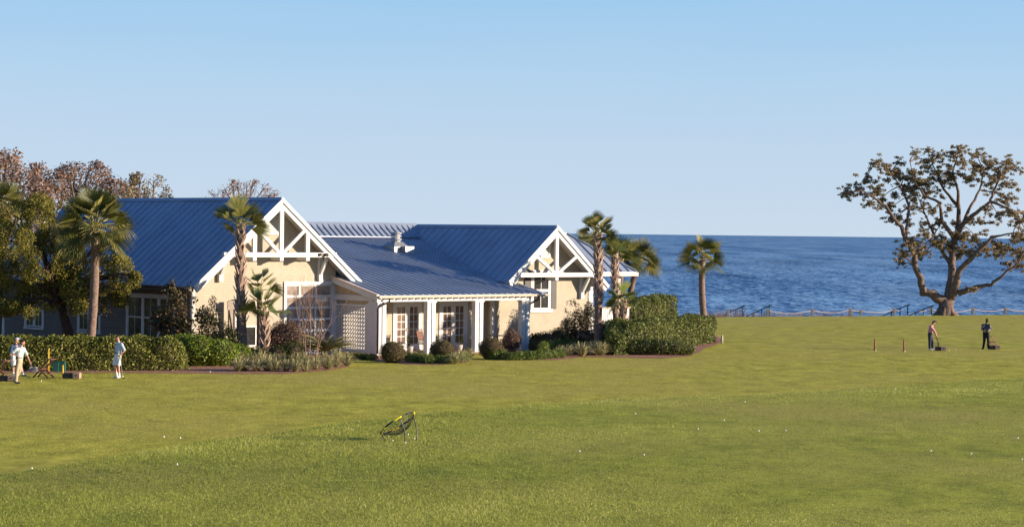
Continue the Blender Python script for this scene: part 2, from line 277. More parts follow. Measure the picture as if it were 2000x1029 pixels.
def clumps_leaves(cl, dens, size, aspect=.55, spread=.8, gap=-9, gs=3.0, inner=.35, seed=0, droop=0.):
    """cl: list of (centre, radii) ellipsoids"""
    A = []; 
    for c, r in cl:
        r = np.array(r, float); n = int(dens * 4 * PI * (r[0] * r[1] * r[2]) ** (2 / 3)); d = rdir(n)
        f = 1 - np.abs(rng.normal(0, inner, (n, 1))); f = np.clip(f, .15, 1.08); p = np.array(c) + d * r * f * (1 + .10 * snoise(d * 3 + np.array(c), 1.7, seed)[:, None])
        k = snoise(p, gs, seed) > gap + rng.normal(0, .2, n); p = p[k]; A.append(np.concatenate([p, d[k]], 1))
    A = np.concatenate(A); V = leaves(A[:, :3], A[:, 3:], size, aspect, spread, droop)
    rn = np.clip(rng.random(len(A)) * .75 + .25 * (snoise(A[:, :3], 1.1, seed + 5) * .5 + .5), 0, 1)
    return V, rn
def core(cl, mat, name, parent, f=.78):
    mb = MB()
    for c, r in cl: mb.ball(c, tuple(x * f for x in r), 10, 7)
    o = mb.build(name, mat, parent, True); return o

# ------------------------------------------------------------ ground, rough, mulch, sea
def edge_y(x): return 167 + .52 * x if x > -10 else 161.8 + .12 * (x + 10)
xs = np.concatenate([np.linspace(-400, -60, 18), np.linspace(-55, 70, 64), np.linspace(80, 400, 17)])
ts = [(-60, 0), (20, 0), (60, 0), (90, 0), (120, 0), (150, 0)]
mb = MB(); rows = []
for x in xs:
    ey = edge_y(max(-60, min(70, x))); r = [(x, y, 0) for y, _ in ts] + [(x, ey - 1, 0), (x, ey, -.06), (x, ey + 1.5, -.7), (x, ey + 5, -2.2), (x, ey + 30, -4.5), (x, ey + 120, -9)]
    rows.append(r)
nr = len(rows[0]); mb.v = [p for r in rows for p in r]
for i in range(len(xs) - 1):
    for j in range(nr - 1): mb.f.append((i * nr + j, (i + 1) * nr + j, (i + 1) * nr + j + 1, i * nr + j + 1))
tag(mb.build('lawn', M['lawn'], smooth=False), kind='structure')
B = [(-260, 975), (0, 930), (125, 908), (250, 888), (400, 863), (500, 850), (570, 841), (700, 824), (800, 811), (900, 803), (1000, 794), (1120, 785), (1250, 777), (1380, 773), (1500, 769), (1620, 762), (1750, 753), (1880, 745), (2000, 738), (2250, 722)]
bp = [G(x, y) for x, y in B]
BX = np.array([p.x for p in bp]); BY = np.array([p.y for p in bp])
def rough_y(x): return np.interp(x, BX, BY) + .25 * np.sin(np.asarray(x) * 1.9) + .12 * np.sin(np.asarray(x) * 5.3)
mb = MB(); xx = np.linspace(-22, 34, 225); n = len(xx)
for x in xx: yb = float(rough_y(x)); mb.v += [(x, 18, .02), (x, yb - .3, .02), (x, yb, .004)]
for i in range(n - 1):
    for j in range(2): a = i * 3 + j; mb.f.append((a, a + 3, a + 4, a + 1))
tag(mb.build('rough', M['rough']), kind='structure')
# grass blades of the rough
def blades(n, x0, x1, y0, y1):
    y = 1 / rng.uniform(1 / y1, 1 / y0, n * 2); x = rng.uniform(-1, 1, n * 2) * y * .232; k = (y < rough_y(x) - .02); x = x[k][:n]; y = y[k][:n]; n = len(x)
    p = np.stack([x, y, np.full(n, .018)], 1); patch = snoise(p, .22, 3) * .5 + snoise(p * np.array([1, .6, 1]), 1.1, 9) * .35 + .5
    tuft = np.clip(snoise(p * np.array([1, .5, 1]), 4.5, 14) - .35, 0, 1); h = (.028 + .04 * rng.random(n) * np.clip(patch + .4, .2, 1.5) + .035 * tuft) * np.clip(y / 60, .85, 1.4) * np.clip((13 - x + .25 * (60 - y)) / 16, .38, 1)
    a = rng.uniform(0, PI, n); wv = np.stack([np.cos(a), np.sin(a), 0 * a], 1) * (.006 * np.clip(y / 55, .9, 1.8))[:, None]; lean = np.stack([rng.normal(0, .45, n), rng.normal(0, .45, n), np.ones(n)], 1)
    V = np.empty((n, 3, 3)); V[:, 0] = p - wv; V[:, 1] = p + wv; V[:, 2] = p + lean * h[:, None]
    return V.reshape(-1, 3), np.clip(rng.random(n) * .8 + .35 * (patch - .5) + .05, 0, 1)
V, rn = blades(440000, 0, 0, 46, 104)
tag(np_mesh('rough_grass', V, 3, rn, M['blade']), 'short green rough grass covering the nearer part of the lawn', 'grass', kind='stuff')
n = 260000; y = 1 / rng.uniform(1 / 128, 1 / 62, n); x = rng.uniform(-1, 1, n) * y * .232; k = y > rough_y(x) + .05; x, y = x[k], y[k]; n = len(x); p = np.stack([x, y, np.full(n, .004)], 1)
a = rng.uniform(0, PI, n); wv = np.stack([np.cos(a), np.sin(a), 0 * a], 1) * (.008 * y / 80)[:, None]; V = np.empty((n, 3, 3)); V[:, 0] = p - wv; V[:, 1] = p + wv; V[:, 2] = p + np.stack([rng.normal(0, .4, n), rng.normal(0, .4, n), np.ones(n)], 1) * (.012 + .016 * rng.random(n))[:, None]
tag(np_mesh('fairway_grass', V.reshape(-1, 3), 3, np.clip(rng.random(n) * .9 + .1 * snoise(p, .8, 4), 0, 1), M['fairblade']), 'short mown yellow green grass of the fairway before the clubhouse', 'grass', kind='stuff')
def mulch_patch(pts, z=.012, name='mulch_bed'):
    mb = MB(); g_ = [G(*p) for p in pts]; mb.quad(*[(p.x, p.y, z) for p in g_]); return tag(mb.build(name, M['mulch']), kind='structure')
mulch_patch([(-60, 727), (40, 729), (200, 728), (330, 729), (450, 730), (560, 730), (640, 724), (682, 716), (684, 708), (664, 702), (690, 700), (745, 706), (800, 712), (860, 713), (912, 708), (921, 700), (925, 690), (640, 670), (300, 660), (-60, 655)])
mulch_patch([(935, 690), (950, 699), (1010, 703), (1090, 703), (1140, 697), (1190, 698), (1290, 700), (1345, 696), (1366, 688), (1376, 680), (1400, 673), (1411, 666), (1400, 655), (1200, 650), (950, 665)], .016)
sea = MB(); sea.quad((-60000, 150, -2), (60000, 150, -2), (60000, 90000, -2), (-60000, 90000, -2)); tag(sea.build('sea', M['sea']), kind='structure')
# ------------------------------------------------------------ clubhouse (x = along the gable fronts, y = towards the sea)
c0 = G(742, 692); BA = R(42)
house = empty('clubhouse', (c0.x + .02, 114.0, 0), BA, 'long cream shingled clubhouse with blue metal roofs, two white trussed gables and a columned porch', 'building')
HM = Matrix.Translation(house.location) @ Matrix.Rotation(BA, 4, 'Z')
def Bw(u, w_, z=0): return HM @ Vector((u, w_, z))
def part(name, mb, mat, par=house, **k): return mb.build(name, mat, par, **k)
GP = .826; GZ = 7.73; GU = -4.1                        # left wing ridge
def wall_poly(u_pts, y, th):                           # front wall from polygon in (u,z), thickness to the back
    mb = MB(); return mb.hexa([(u, y, z) for u, z in u_pts], [(u, y + th, z) for u, z in u_pts])
gz1 = lambda u: GZ - GP * abs(u - GU) - .22
# left wing front wall with an opening for the glazed door
fr = MB()
fr.hexa([(u, 3.4, z) for u, z in [(-8.73, 0), (-3.19, 0), (-3.19, gz1(-3.19)), (GU, gz1(GU)), (-8.73, gz1(-8.73))]], [(u, 3.6, z) for u, z in [(-8.73, 0), (-3.19, 0), (-3.19, gz1(-3.19)), (GU, gz1(GU)), (-8.73, gz1(-8.73))]])
fr.hexa([(u, 3.4, z) for u, z in [(-3.19, 3.5), (-.32, 3.5), (-.32, gz1(-.32)), (-3.19, gz1(-3.19))]], [(u, 3.6, z) for u, z in [(-3.19, 3.5), (-.32, 3.5), (-.32, gz1(-.32)), (-3.19, gz1(-3.19))]])
fr.hexa([(u, 3.4, z) for u, z in [(-.32, 0), (-.08, 0), (-.08, gz1(-.08)), (-.32, gz1(-.32))]], [(u, 3.6, z) for u, z in [(-.32, 0), (-.08, 0), (-.08, gz1(-.08)), (-.32, gz1(-.32))]])
part('gable_wall', fr, M['wall'])
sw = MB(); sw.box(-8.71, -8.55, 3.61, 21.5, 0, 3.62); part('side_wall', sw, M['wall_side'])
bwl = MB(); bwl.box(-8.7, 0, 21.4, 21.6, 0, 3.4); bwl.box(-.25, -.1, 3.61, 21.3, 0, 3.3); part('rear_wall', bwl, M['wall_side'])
# ---- roofs
def roof_plane(name, a, b, c, d, rib_dir, sp, start, n_rib, th=.10, par=house, rib_h=.05, ribs=None):
    """a-b eave, d-c ridge; all local points"""
    a, b, c, d = map(Vector, (a, b, c, d)); nrm = (b - a).cross(d - a).normalized()
    if nrm.z < 0: nrm = -nrm
    mb = MB(); dn = -nrm * th; top = [a, b, c, d]
    if (b - a).cross(d - a).z < 0: top = [b, a, d, c]
    mb.hexa([p + dn for p in top], top); o = mb.build(name, M['roof'], par)
    return o, nrm
def ribs(mb, p0, p1, nrm, along, w_=.045, h=.055):
    """one standing seam from p0 (low) to p1 (high)"""
    p0 = Vector(p0); p1 = Vector(p1); s_ = Vector(along).normalized() * w_ / 2; u_ = nrm * h; l = -nrm * .004
    mb.hexa([p0 - s_ + l, p0 + s_ + l, p1 + s_ + l, p1 - s_ + l], [p0 - s_ * .6 + u_, p0 + s_ * .6 + u_, p1 + s_ * .6 + u_, p1 - s_ * .6 + u_])
def gable_roof(tag_, ru, rz, pitch, lu, rr, y0, y1, sp):
    for sgn, ue in ((-1, lu), (1, rr)):
        ze = rz - pitch * abs(ue - ru)
        o, nr_ = roof_plane('roof_slope', (ue, y0, ze), (ue, y1, ze), (ru, y1, rz), (ru, y0, rz), None, 0, 0, 0)
        mb = MB(); y = y0 + .04; 
        while y < y1: ribs(mb, (ue, y, ze), (ru, y, rz), nr_, (0, 1, 0), .03, .04); y += sp
        part('roof_seams', mb, M['roof'], o)
    mb = MB(); mb.hexa([(ru - .16, y0 - .02, rz - .09), (ru + .16, y0 - .02, rz - .09), (ru + .16, y1, rz - .09), (ru - .16, y1, rz - .09)], [(ru - .04, y0 - .02, rz + .075), (ru + .04, y0 - .02, rz + .075), (ru + .04, y1, rz + .075), (ru - .04, y1, rz + .075)])
    part('ridge_cap', mb, M['roof'])
gable_roof('g1', GU, GZ, GP, -9.28, .95, 2.5, 22.2, .62)
G2U, G2Z = 13.3, 6.55; G2P = .83
gable_roof('g2', G2U, G2Z, G2P, 9.78, 17.18, 1.3, 13.4, .62)
# shed roof over porch and middle
SZ = lambda w_: 3.02 + .2285 * (w_ + .3)
mb = MB(); th = .09
poly = [(-.3, -.3), (11.08, -.3), (11.08, 2.6), (12.9, 5.0), (12.9, 12), (-1.9, 12), (-1.9, 3.65), (-.3, 3.65)]
mb.hexa([(u, w_, SZ(w_) - th) for u, w_ in poly], [(u, w_, SZ(w_)) for u, w_ in poly]); shed = part('shed_roof', mb, M['roof'])
mb = MB(); nr_ = Vector((0, -.2285, 1)).normalized(); u = -1.87
while u < 12.9:
    a = -.3 if -.3 < u < 11.07 else (3.7 if u < 0 else 5.1)
    if u > 11.07: a = 2.7 + (u - 11.08) * 1.4
    ribs(mb, (u, a, SZ(a)), (u, 12, SZ(12)), nr_, (1, 0, 0), .045, .055); u += .405
part('roof_seams', mb, M['roof'], shed)
# upper back roof
UZ0, UZ1 = SZ(12) + .02, 6.60
mb = MB(); mb.hexa([(-2.9, 12, UZ0 - .1), (13.3, 12, UZ0 - .1), (13.3, 13.1, UZ1 - .1), (-2.9, 13.1, UZ1 - .1)], [(-2.9, 12, UZ0), (13.3, 12, UZ0), (13.3, 13.1, UZ1), (-2.9, 13.1, UZ1)])
mb.hexa([(-2.9, 13.1, UZ1 - .1), (13.3, 13.1, UZ1 - .1), (13.3, 18, 2.9), (-2.9, 18, 2.9)], [(-2.9, 13.1, UZ1), (13.3, 13.1, UZ1), (13.3, 18, 3.0), (-2.9, 18, 3.0)])
up = part('upper_roof', mb, M['roof']); mb = MB(); nr_ = Vector((0, -.72, 1)).normalized(); u = -2.6
while u < 13.2: ribs(mb, (u, 12, UZ0), (u, 12.98, UZ0 + (UZ1 - UZ0) * .98 / 1.1), nr_, (1, 0, 0), .055, .07); u += .405
part('roof_seams', mb, M['roof'], up)
mb = MB(); mb.box(-2.9, 13.0, 11.80, 12.06, SZ(11.93) + .03, UZ0 + .05); part('roof_flashing', mb, M['roof'])
mb = MB(); mb.hexa([(-2.9, 12.74, UZ1 - .24), (13.2, 12.74, UZ1 - .24), (13.2, 13.46, UZ1 - .24), (-2.9, 13.46, UZ1 - .24)], [(-2.9, 13.08, UZ1 + .08), (13.2, 13.08, UZ1 + .08), (13.2, 13.12, UZ1 + .08), (-2.9, 13.12, UZ1 + .08)]); part('ridge_cap', mb, M['roof'])
# hip roof at the sea end
HU, HE, HZ, TU, TW, TZ = 24.06, 6.0, 4.0, 21.3, 9.1, 6.18
mb = MB()
def slab(mb, pts, th=.1): mb.hexa([(x, y, z - th) for x, y, z in pts], pts)
slab(mb, [(14.0, HE, HZ), (HU, HE, HZ), (TU, TW, TZ), (14.0, TW, TZ)]); slab(mb, [(HU, 12.2, HZ), (14.0, 12.2, HZ), (14.0, TW, TZ), (TU, TW, TZ)]); slab(mb, [(HU, HE, HZ), (HU, 12.2, HZ), (TU, TW, TZ)])
hip = part('hip_roof', mb, M['roof']); mb = MB(); nr_ = Vector((0, -(TZ - HZ), TW - HE)).normalized(); u = 14.3
while u < HU - .1:
    t = min(1, (HU - u) / (HU - TU)); ribs(mb, (u, HE, HZ), (u, HE + (TW - HE) * t, HZ + (TZ - HZ) * t), nr_, (1, 0, 0), .05, .07); u += .61
mb.beam((HU, HE, HZ + .02), (TU, TW, TZ + .03), .2, .07, (0, 1, 0)); mb.beam((HU, 12.2, HZ + .02), (TU, TW, TZ + .03), .2, .07, (0, 1, 0)); mb.beam((14, TW, TZ + .03), (TU, TW, TZ + .03), .2, .07, (0, 1, 0))
part('roof_seams', mb, M['roof'], hip)
mb = MB(); mb.box(16.9, HU + .03, HE - .12, HE - .002, HZ - .24, HZ - .02); mb.box(HU - .1, HU + .04, HE, 12.2, HZ - .24, HZ - .11); part('hip_gutter', mb, M['gutter'])
mb = MB(); slab(mb, [(16.6, HE + .01, HZ - .14), (HU - .12, HE + .01, HZ - .14), (HU - .12, 12.1, HZ - .14), (16.6, 12.1, HZ - .14)], .06); part('veranda_ceiling', mb, M['soffit'])
for u in (20.9, 23.1): mb = MB(); mb.box(u - .14, u + .14, 6.5, 6.78, 0, 3.8); mb.box(u - .18, u + .18, 6.46, 6.82, 3.6, 3.8); part('veranda_post', mb, M['white'], bevel=.01)
# ---- gable trims: fascia, soffit, truss
def gable_trim(ru, rz, p, lu, rr, y0, yw, tie_z, tl, tr, posts, diags, brackets, lookouts):
    for sgn, ue in ((-1, lu), (1, rr)):
        ze = rz - p * abs(ue - ru); d_ = Vector((ru - ue, 0, rz - ze)).normalized(); nr = Vector((-d_.z, 0, d_.x)); nr = nr if nr.z > 0 else -nr
        a = Vector((ue, y0, ze)); b = Vector((ru, y0, rz))
        mb = MB()
        o1, o2 = nr * .03, nr * -.14
        mb.hexa([a + o2 + Vector((0, -.07, 0)), b + Vector((0, -.07, -.14 / abs(nr.z))), b + Vector((0, -.07, .03 / nr.z)), a + o1 + Vector((0, -.07, 0))], [a + o2 + Vector((0, -.003, 0)), b + Vector((0, -.003, -.14 / abs(nr.z))), b + Vector((0, -.003, .03 / nr.z)), a + o1 + Vector((0, -.003, 0))])
        part('rake_fascia', mb, M['white'])
        mb = MB(); o1, o2 = nr * -.13, nr * -.36
        mb.hexa([a + o2 + Vector((0, .0, 0)), b + Vector((0, .0, -.36 / abs(nr.z))), b + Vector((0, .0, -.13 / nr.z)), a + o1 + Vector((0, 0, 0))], [a + o2 + Vector((0, .10, 0)), b + Vector((0, .10, -.36 / abs(nr.z))), b + Vector((0, .10, -.13 / nr.z)), a + o1 + Vector((0, .10, 0))])
        part('rake_rafter', mb, M['white'])
        mb = MB(); o = nr * -.105; o2 = nr * -.15
        mb.hexa([a + o2 + Vector((0, .11, 0)), b + Vector((0, .11, -.15 / nr.z)), b + Vector((0, yw - y0, -.15 / nr.z)), a + o2 + Vector((0, yw - y0, 0))], [a + o + Vector((0, .11, 0)), b + Vector((0, .11, -.105 / nr.z)), b + Vector((0, yw - y0, -.105 / nr.z)), a + o + Vector((0, yw - y0, 0))])
        part('soffit', mb, M['soffit'])
    y = y0 + .06; zt = lambda u: rz - p * abs(u - ru) - .36 / math.cos(math.atan(p)) + .04
    mb = MB(); mb.box(tl, tr, y - .08, y + .12, tie_z - .115, tie_z + .115); part('tie_beam', mb, M['white'], bevel=.008)
    for u in posts: mb = MB(); mb.box(u - .11, u + .11, y - .05, y + .09, tie_z - .3, zt(u) + .12); part('truss_post', mb, M['white'], bevel=.008)
    for (ua, za, ub, zb) in diags: mb = MB(); mb.beam((ua, y + .02, za), (ub, y + .02, zb), .13, .17); part('truss_brace', mb, M['white'], bevel=.008)
    for u in brackets:
        mb = MB(); mb.box(u - .1, u + .1, y0 + .19, yw - .002, tie_z - .12, tie_z + .06); mb.box(u - .11, u + .11, yw - .2, yw - .004, tie_z - 1.32, tie_z - .12)
        mb.beam((u, y0 + .22, tie_z - .14), (u, yw - .15, tie_z - .95), .14, .16, (1, 0, 0)); part('eave_bracket', mb, M['white'], bevel=.008)
    for u in lookouts: mb = MB(); mb.box(u - .09, u + .09, y0 + .12, yw - .003, tie_z - .28, tie_z - .13); part('lookout', mb, M['soffit'])
gable_trim(GU, GZ, GP, -9.28, .95, 2.5, 3.4, 4.98, -7.55, -.72, (GU, -5.72, -2.5), [(-5.55, 6.25, -4.25, 5.1), (-2.62, 6.25, -3.95, 5.1)], (-7.2, -1.15), (-5.72, GU, -2.5))
gable_trim(G2U, G2Z, G2P, 9.78, 17.18, 1.3, 2.2, 3.96, 10.35, 16.25, (G2U,), [(11.75, 5.0, 13.15, 4.08), (14.85, 5.0, 13.45, 4.08)], (10.6, 15.9), (G2U,))
mb = MB(); mb.tube([(-1.75, 2.43, 5.0), (-1.75, 2.34, 5.0)], .07, 10); mb.tube([(-1.45, 2.43, 5.0), (-1.45, 2.30, 4.97)], .085, 10); mb.box(-1.9, -1.3, 2.44, 2.478, 4.94, 5.06); part('floodlight', mb, M['brown'])
# louvred gable vents
def louvre(uc, z0, z1, hw, y):
    f = MB(); f.box(uc - hw - .12, uc - hw, y - .06, y - .002, z0 - .1, z1 + .05); f.box(uc + hw, uc + hw + .12, y - .06, y - .002, z0 - .1, z1 + .05); f.box(uc - hw, uc + hw, y - .08, y - .002, z0 - .14, z0); f.box(uc - hw, uc + hw, y - .06, y - .002, z1 - .05, z1 + .05)
    o = part('gable_vent', f, M['white']); s_ = MB(); z = z0
    while z < z1 - .09: s_.hexa([(uc - hw, y - .05, z + .01), (uc + hw, y - .05, z + .01), (uc + hw, y - .035, z + .01), (uc - hw, y - .035, z + .01)], [(uc - hw, y - .02, z + .08), (uc + hw, y - .02, z + .08), (uc + hw, y - .005, z + .08), (uc - hw, y - .005, z + .08)]); z += .085
    part('louvre_slats', s_, M['white'], o)
louvre(-4.1, 6.1, 6.85, .42, 3.4); louvre(13.1, 5.0, 5.75, .35, 2.2)
# ---- second gable wall
gz2 = lambda u: G2Z - G2P * abs(u - G2U) - .2
w2 = MB(); pts2 = [(9.46, 0), (16.6, 0), (16.6, gz2(16.6)), (G2U, gz2(G2U)), (9.46, gz2(9.46))]
w2.hexa([(u, 2.2, z) for u, z in pts2], [(u, 2.4, z) for u, z in pts2]); part('gable_wall', w2, M['wall'])
mb = MB(); mb.box(9.465, 9.63, 2.41, 2.598, 0, 3.4); part('return_wall', mb, M['wall_return'])
mb = MB(); mb.box(9.43, 9.60, 2.16, 2.198, 0, 3.3); mb.box(9.425, 9.463, 2.16, 2.32, 0, 3.3); part('corner_board', mb, M['white'])
mb = MB(); mb.box(16.5, 16.64, 2.16, 2.198, 0, gz2(16.6)); part('corner_board', mb, M['trim'])
mb = MB(); mb.box(16.42, 16.595, 2.41, 12, 0, 3.6); mb.box(9.7, 16.4, 12.0, 12.2, 0, 3.4); part('end_wall', mb, M['wall_return'])
# window with shutters
def sash(par, u0, u1, z0, z1, y, nx, nz, gm, fm=M['white'], th=.05, fw=.07):
    """glass with glazing bars, front facing -y at depth y"""
    g_ = MB(); g_.box(u0 + fw * .6, u1 - fw * .6, y + .02, y + .035, z0 + fw * .6, z1 - fw * .6); go = part('glass', g_, gm, par)
    b_ = MB(); b_.box(u0, u0 + fw, y - .02, y + .03, z0, z1); b_.box(u1 - fw, u1, y - .02, y + .03, z0, z1); b_.box(u0 + fw, u1 - fw, y - .02, y + .03, z0, z0 + fw); b_.box(u0 + fw, u1 - fw, y - .02, y + .03, z1 - fw, z1)
    for i in range(1, nx): u = u0 + fw + (u1 - u0 - 2 * fw) * i / nx; b_.box(u - .018, u + .018, y - .005, y + .018, z0 + fw, z1 - fw)
    for i in range(1, nz): z = z0 + fw + (z1 - z0 - 2 * fw) * i / nz; b_.box(u0 + fw, u1 - fw, y - .01, y + .017, z - .018, z + .018)
    return part('sash_bars', b_, fm, par)
f = MB(); f.box(12.18, 12.3, 2.13, 2.198, 2.1, 4.2); f.box(13.5, 13.62, 2.13, 2.198, 2.1, 4.2); f.box(12.3, 13.5, 2.13, 2.198, 4.1, 4.2)
win = part('window', f, M['white']); sash(win, 12.3, 13.5, 2.1, 3.1, 2.15, 2, 1, M['glassd']); sash(win, 12.3, 13.5, 3.1, 4.1, 2.13, 2, 1, M['glassd'])
mb = MB(); mb.box(12.1, 13.75, 2.08, 2.197, 1.93, 2.1); part('window_sill', mb, M['white'], win)
for a, b in ((11.72, 12.17), (13.63, 14.05)):
    mb = MB(); mb.box(a, b, 2.13, 2.195, 2.1, 4.2); z = 2.15
    while z < 4.1: mb.box(a + .05, b - .05, 2.118, 2.13, z, z + .035); z += .07
    part('shutter', mb, M['shutter'], win)
# ---- porch
mb = MB(); mb.box(-.0, 9.46, 2.6, 2.75, 2.62, 3.5)
for a, b in ((0, 3.02), (4.93, 6.11), (8.05, 9.46)): mb.box(a, b, 2.6, 2.75, 0, 2.62)
mb.box(-.04, .1, 2.76, 3.39, 0, 3.7); part('porch_wall', mb, M['wall'])
mb = MB(); mb.box(-.25, 11.2, -.35, 2.6, -.1, .08); part('porch_floor', mb, M['floor'])
mb = MB(); mb.hexa([(-.12, -.1, 2.90), (11.0, -.1, 2.90), (11.0, 2.59, 3.5), (-.12, 2.59, 3.5)], [(-.12, -.1, 2.93), (11.0, -.1, 2.93), (11.0, 2.59, 3.53), (-.12, 2.59, 3.53)]); part('porch_ceiling', mb, M['white'])
def door_pair(u0, u1):
    f = MB(); f.box(u0, u0 + .12, 2.55, 2.62, .06, 2.62); f.box(u1 - .12, u1, 2.55, 2.62, .06, 2.62); f.box(u0 + .12, u1 - .12, 2.55, 2.62, 2.5, 2.62)
    fo = part('door_frame', f, M['white']); um = (u0 + u1) / 2
    for a, b in ((u0 + .12, um - .004), (um + .004, u1 - .12)):
        d = MB(); d.box(a, a + .15, 2.57, 2.615, .08, 2.5); d.box(b - .15, b, 2.57, 2.615, .08, 2.5); d.box(a + .15, b - .15, 2.57, 2.615, .08, .42); d.box(a + .15, b - .15, 2.57, 2.615, 2.32, 2.5)
        do = part('door', d, M['white'], fo); g_ = MB(); g_.box(a + .15, b - .15, 2.60, 2.612, .42, 2.32); part('glass', g_, M['glass'], do) if False else None
        bars = MB(); uc = (a + b) / 2; bars.box(uc - .02, uc + .02, 2.578, 2.60, .42, 2.32)
        for i in range(1, 5): z = .42 + 1.9 * i / 5; bars.box(a + .15, b - .15, 2.580, 2.599, z - .02, z + .02)
        me = do.data; d.v, d.f = d.v + [], d.f + []; nd = MB(); nd.v = d.v[:]; nd.f = d.f[:]
        k = len(nd.v); nd.v += bars.v; nd.f += [tuple(i + k for i in q) for q in bars.f]; me.clear_geometry(); me.from_pydata(nd.v, [], nd.f)
        part('glass', g_, M['glass'], do); h = MB(); hx = b - .07 if a < um - .1 and b < um + .01 else a + .07
        h.box(hx - .012, hx + .012, 2.53, 2.569, 1.05, 1.25); h.box(hx - .012, hx + .05, 2.52, 2.532, 1.13, 1.155); part('door_handle', h, M['gutter'], do)
    return fo
door_pair(3.02, 4.93); door_pair(6.11, 8.05)
# columns: two boards with a recess between, on a small base, under a cap
for i, u in enumerate((.1, 3.3, 6.5, 9.72)):
    mb = MB(); mb.box(u - .27, u - .045, -.15, .15, .0, 2.62); mb.box(u + .045, u + .27, -.15, .15, .0, 2.62); mb.box(u - .045, u + .045, -.10, .10, .0, 2.62)
    mb.box(u - .31, u + .31, -.19, .19, 2.62, 2.70); co_ = part('porch_column', mb, M['white'], bevel=.006)
    mb = MB(); mb.box(u - .30, u + .30, -.18, .18, .0, .16); part('column_base', mb, M['white'], co_)
mb = MB(); mb.box(-.2, 10.1, -.12, .12, 2.70, 2.88); mb.box(9.8, 9.95, .12, 2.19, 2.70, 2.88); part('porch_beam', mb, M['white'])
mb = MB(); u = -.1
while u < 11.0:
    mb.hexa([(u - .035, -.34, 2.82), (u + .035, -.34, 2.82), (u + .035, .5, 3.0), (u - .035, .5, 3.0)], [(u - .035, -.34, SZ(-.34) - .095), (u + .035, -.34, SZ(-.34) - .095), (u + .035, .5, SZ(.5) - .095), (u - .035, .5, SZ(.5) - .095)]); u += .42
part('rafter_tails', mb, M['white'])
mb = MB(); ga = [(-.33, -.44), (-.33, -.44)]; mb.hexa([(-.32, -.47, 2.90), (11.1, -.47, 2.90), (11.1, -.345, 2.87), (-.32, -.345, 2.87)], [(-.32, -.49, 3.01), (11.1, -.49, 3.01), (11.1, -.345, 3.01), (-.32, -.345, 3.01)]); part('gutter', mb, M['gutter'])
for (pts) in ([(.35, -.42, 2.92), (.35, -.42, 2.72), (-.05, -.26, 2.52), (-.22, -.23, 2.40), (-.22, -.23, .15)], [(10.35, -.42, 2.92), (10.35, -.42, 2.74), (10.12, -.2, 2.56), (10.1, .02, 2.44), (10.1, .02, .15)]):
    mb = MB(); mb.tube(pts, .05, 8); part('downspout', mb, M['brown'], smooth=True)
# left rake of the shed roof, beam and tan panel above the lattice
mb = MB(); mb.hexa([(-.37, -.34, SZ(-.34) - .26), (-.302, -.34, SZ(-.34) - .26), (-.302, 3.39, SZ(3.39) - .26), (-.37, 3.39, SZ(3.39) - .26)], [(-.37, -.34, SZ(-.34) + .0), (-.302, -.34, SZ(-.34) + .0), (-.302, 3.39, SZ(3.39) + .0), (-.37, 3.39, SZ(3.39) + .0)]); part('shed_fascia', mb, M['trim'])
mb = MB(); mb.hexa([(-.41, -.36, SZ(-.34) - .03), (-.25, -.36, SZ(-.34) - .03), (-.25, 3.39, SZ(3.39) - .03), (-.41, 3.39, SZ(3.39) - .03)], [(-.41, -.36, SZ(-.34) + .07), (-.25, -.36, SZ(-.34) + .07), (-.25, 3.39, SZ(3.39) + .07), (-.41, 3.39, SZ(3.39) + .07)]); part('rake_flashing', mb, M['gutter'])
mb = MB(); mb.box(-.2, -.06, .2, 3.39, 2.72, 3.0); part('side_beam', mb, M['trim'])
mb = MB(); mb.hexa([(-.10, .6, 3.0), (-.02, .6, 3.0), (-.02, 3.39, 3.0), (-.10, 3.39, 3.0)], [(-.10, .6, 3.05), (-.02, .6, 3.05), (-.02, 3.39, SZ(3.39) - .1), (-.10, 3.39, SZ(3.39) - .1)]); part('gable_infill', mb, M['tan'])
# pierced screen
mb = MB(); mb.box(-.17, -.05, .15, .62, .0, 2.71); mb.box(-.16, -.06, .62, .80, 0, 2.62); mb.box(-.16, -.06, 3.22, 3.38, 0, 2.62); mb.box(-.16, -.06, .80, 3.22, 2.42, 2.54); mb.box(-.16, -.06, .80, 3.22, .12, .26)
scr = part('screen_frame', mb, M['trim']); mb = MB(); ny, nz_ = 12, 11; cw, ch = 2.42 / ny, 2.16 / nz_
for i in range(ny):
    for j in range(nz_):
        y0_, z0_ = .80 + i * cw, .26 + j * ch; yc, zc = y0_ + cw / 2, z0_ + ch / 2
        mb.box(-.125, -.095, y0_, y0_ + .035, z0_, z0_ + ch); mb.box(-.124, -.096, y0_ + .035, y0_ + cw, z0_, z0_ + .035)
        mb.beam((-.11, y0_ + .02, z0_ + .02), (-.11, y0_ + cw, z0_ + ch), .02, .028, (1, 0, 0)); mb.beam((-.11, y0_ + cw, z0_ + .02), (-.11, y0_ + .02, z0_ + ch), .018, .028, (1, 0, 0))
        mb.box(-.119, -.101, yc - .04, yc + .04, zc - .04, zc + .04)
part('pierced_panel', mb, M['trim'], scr)
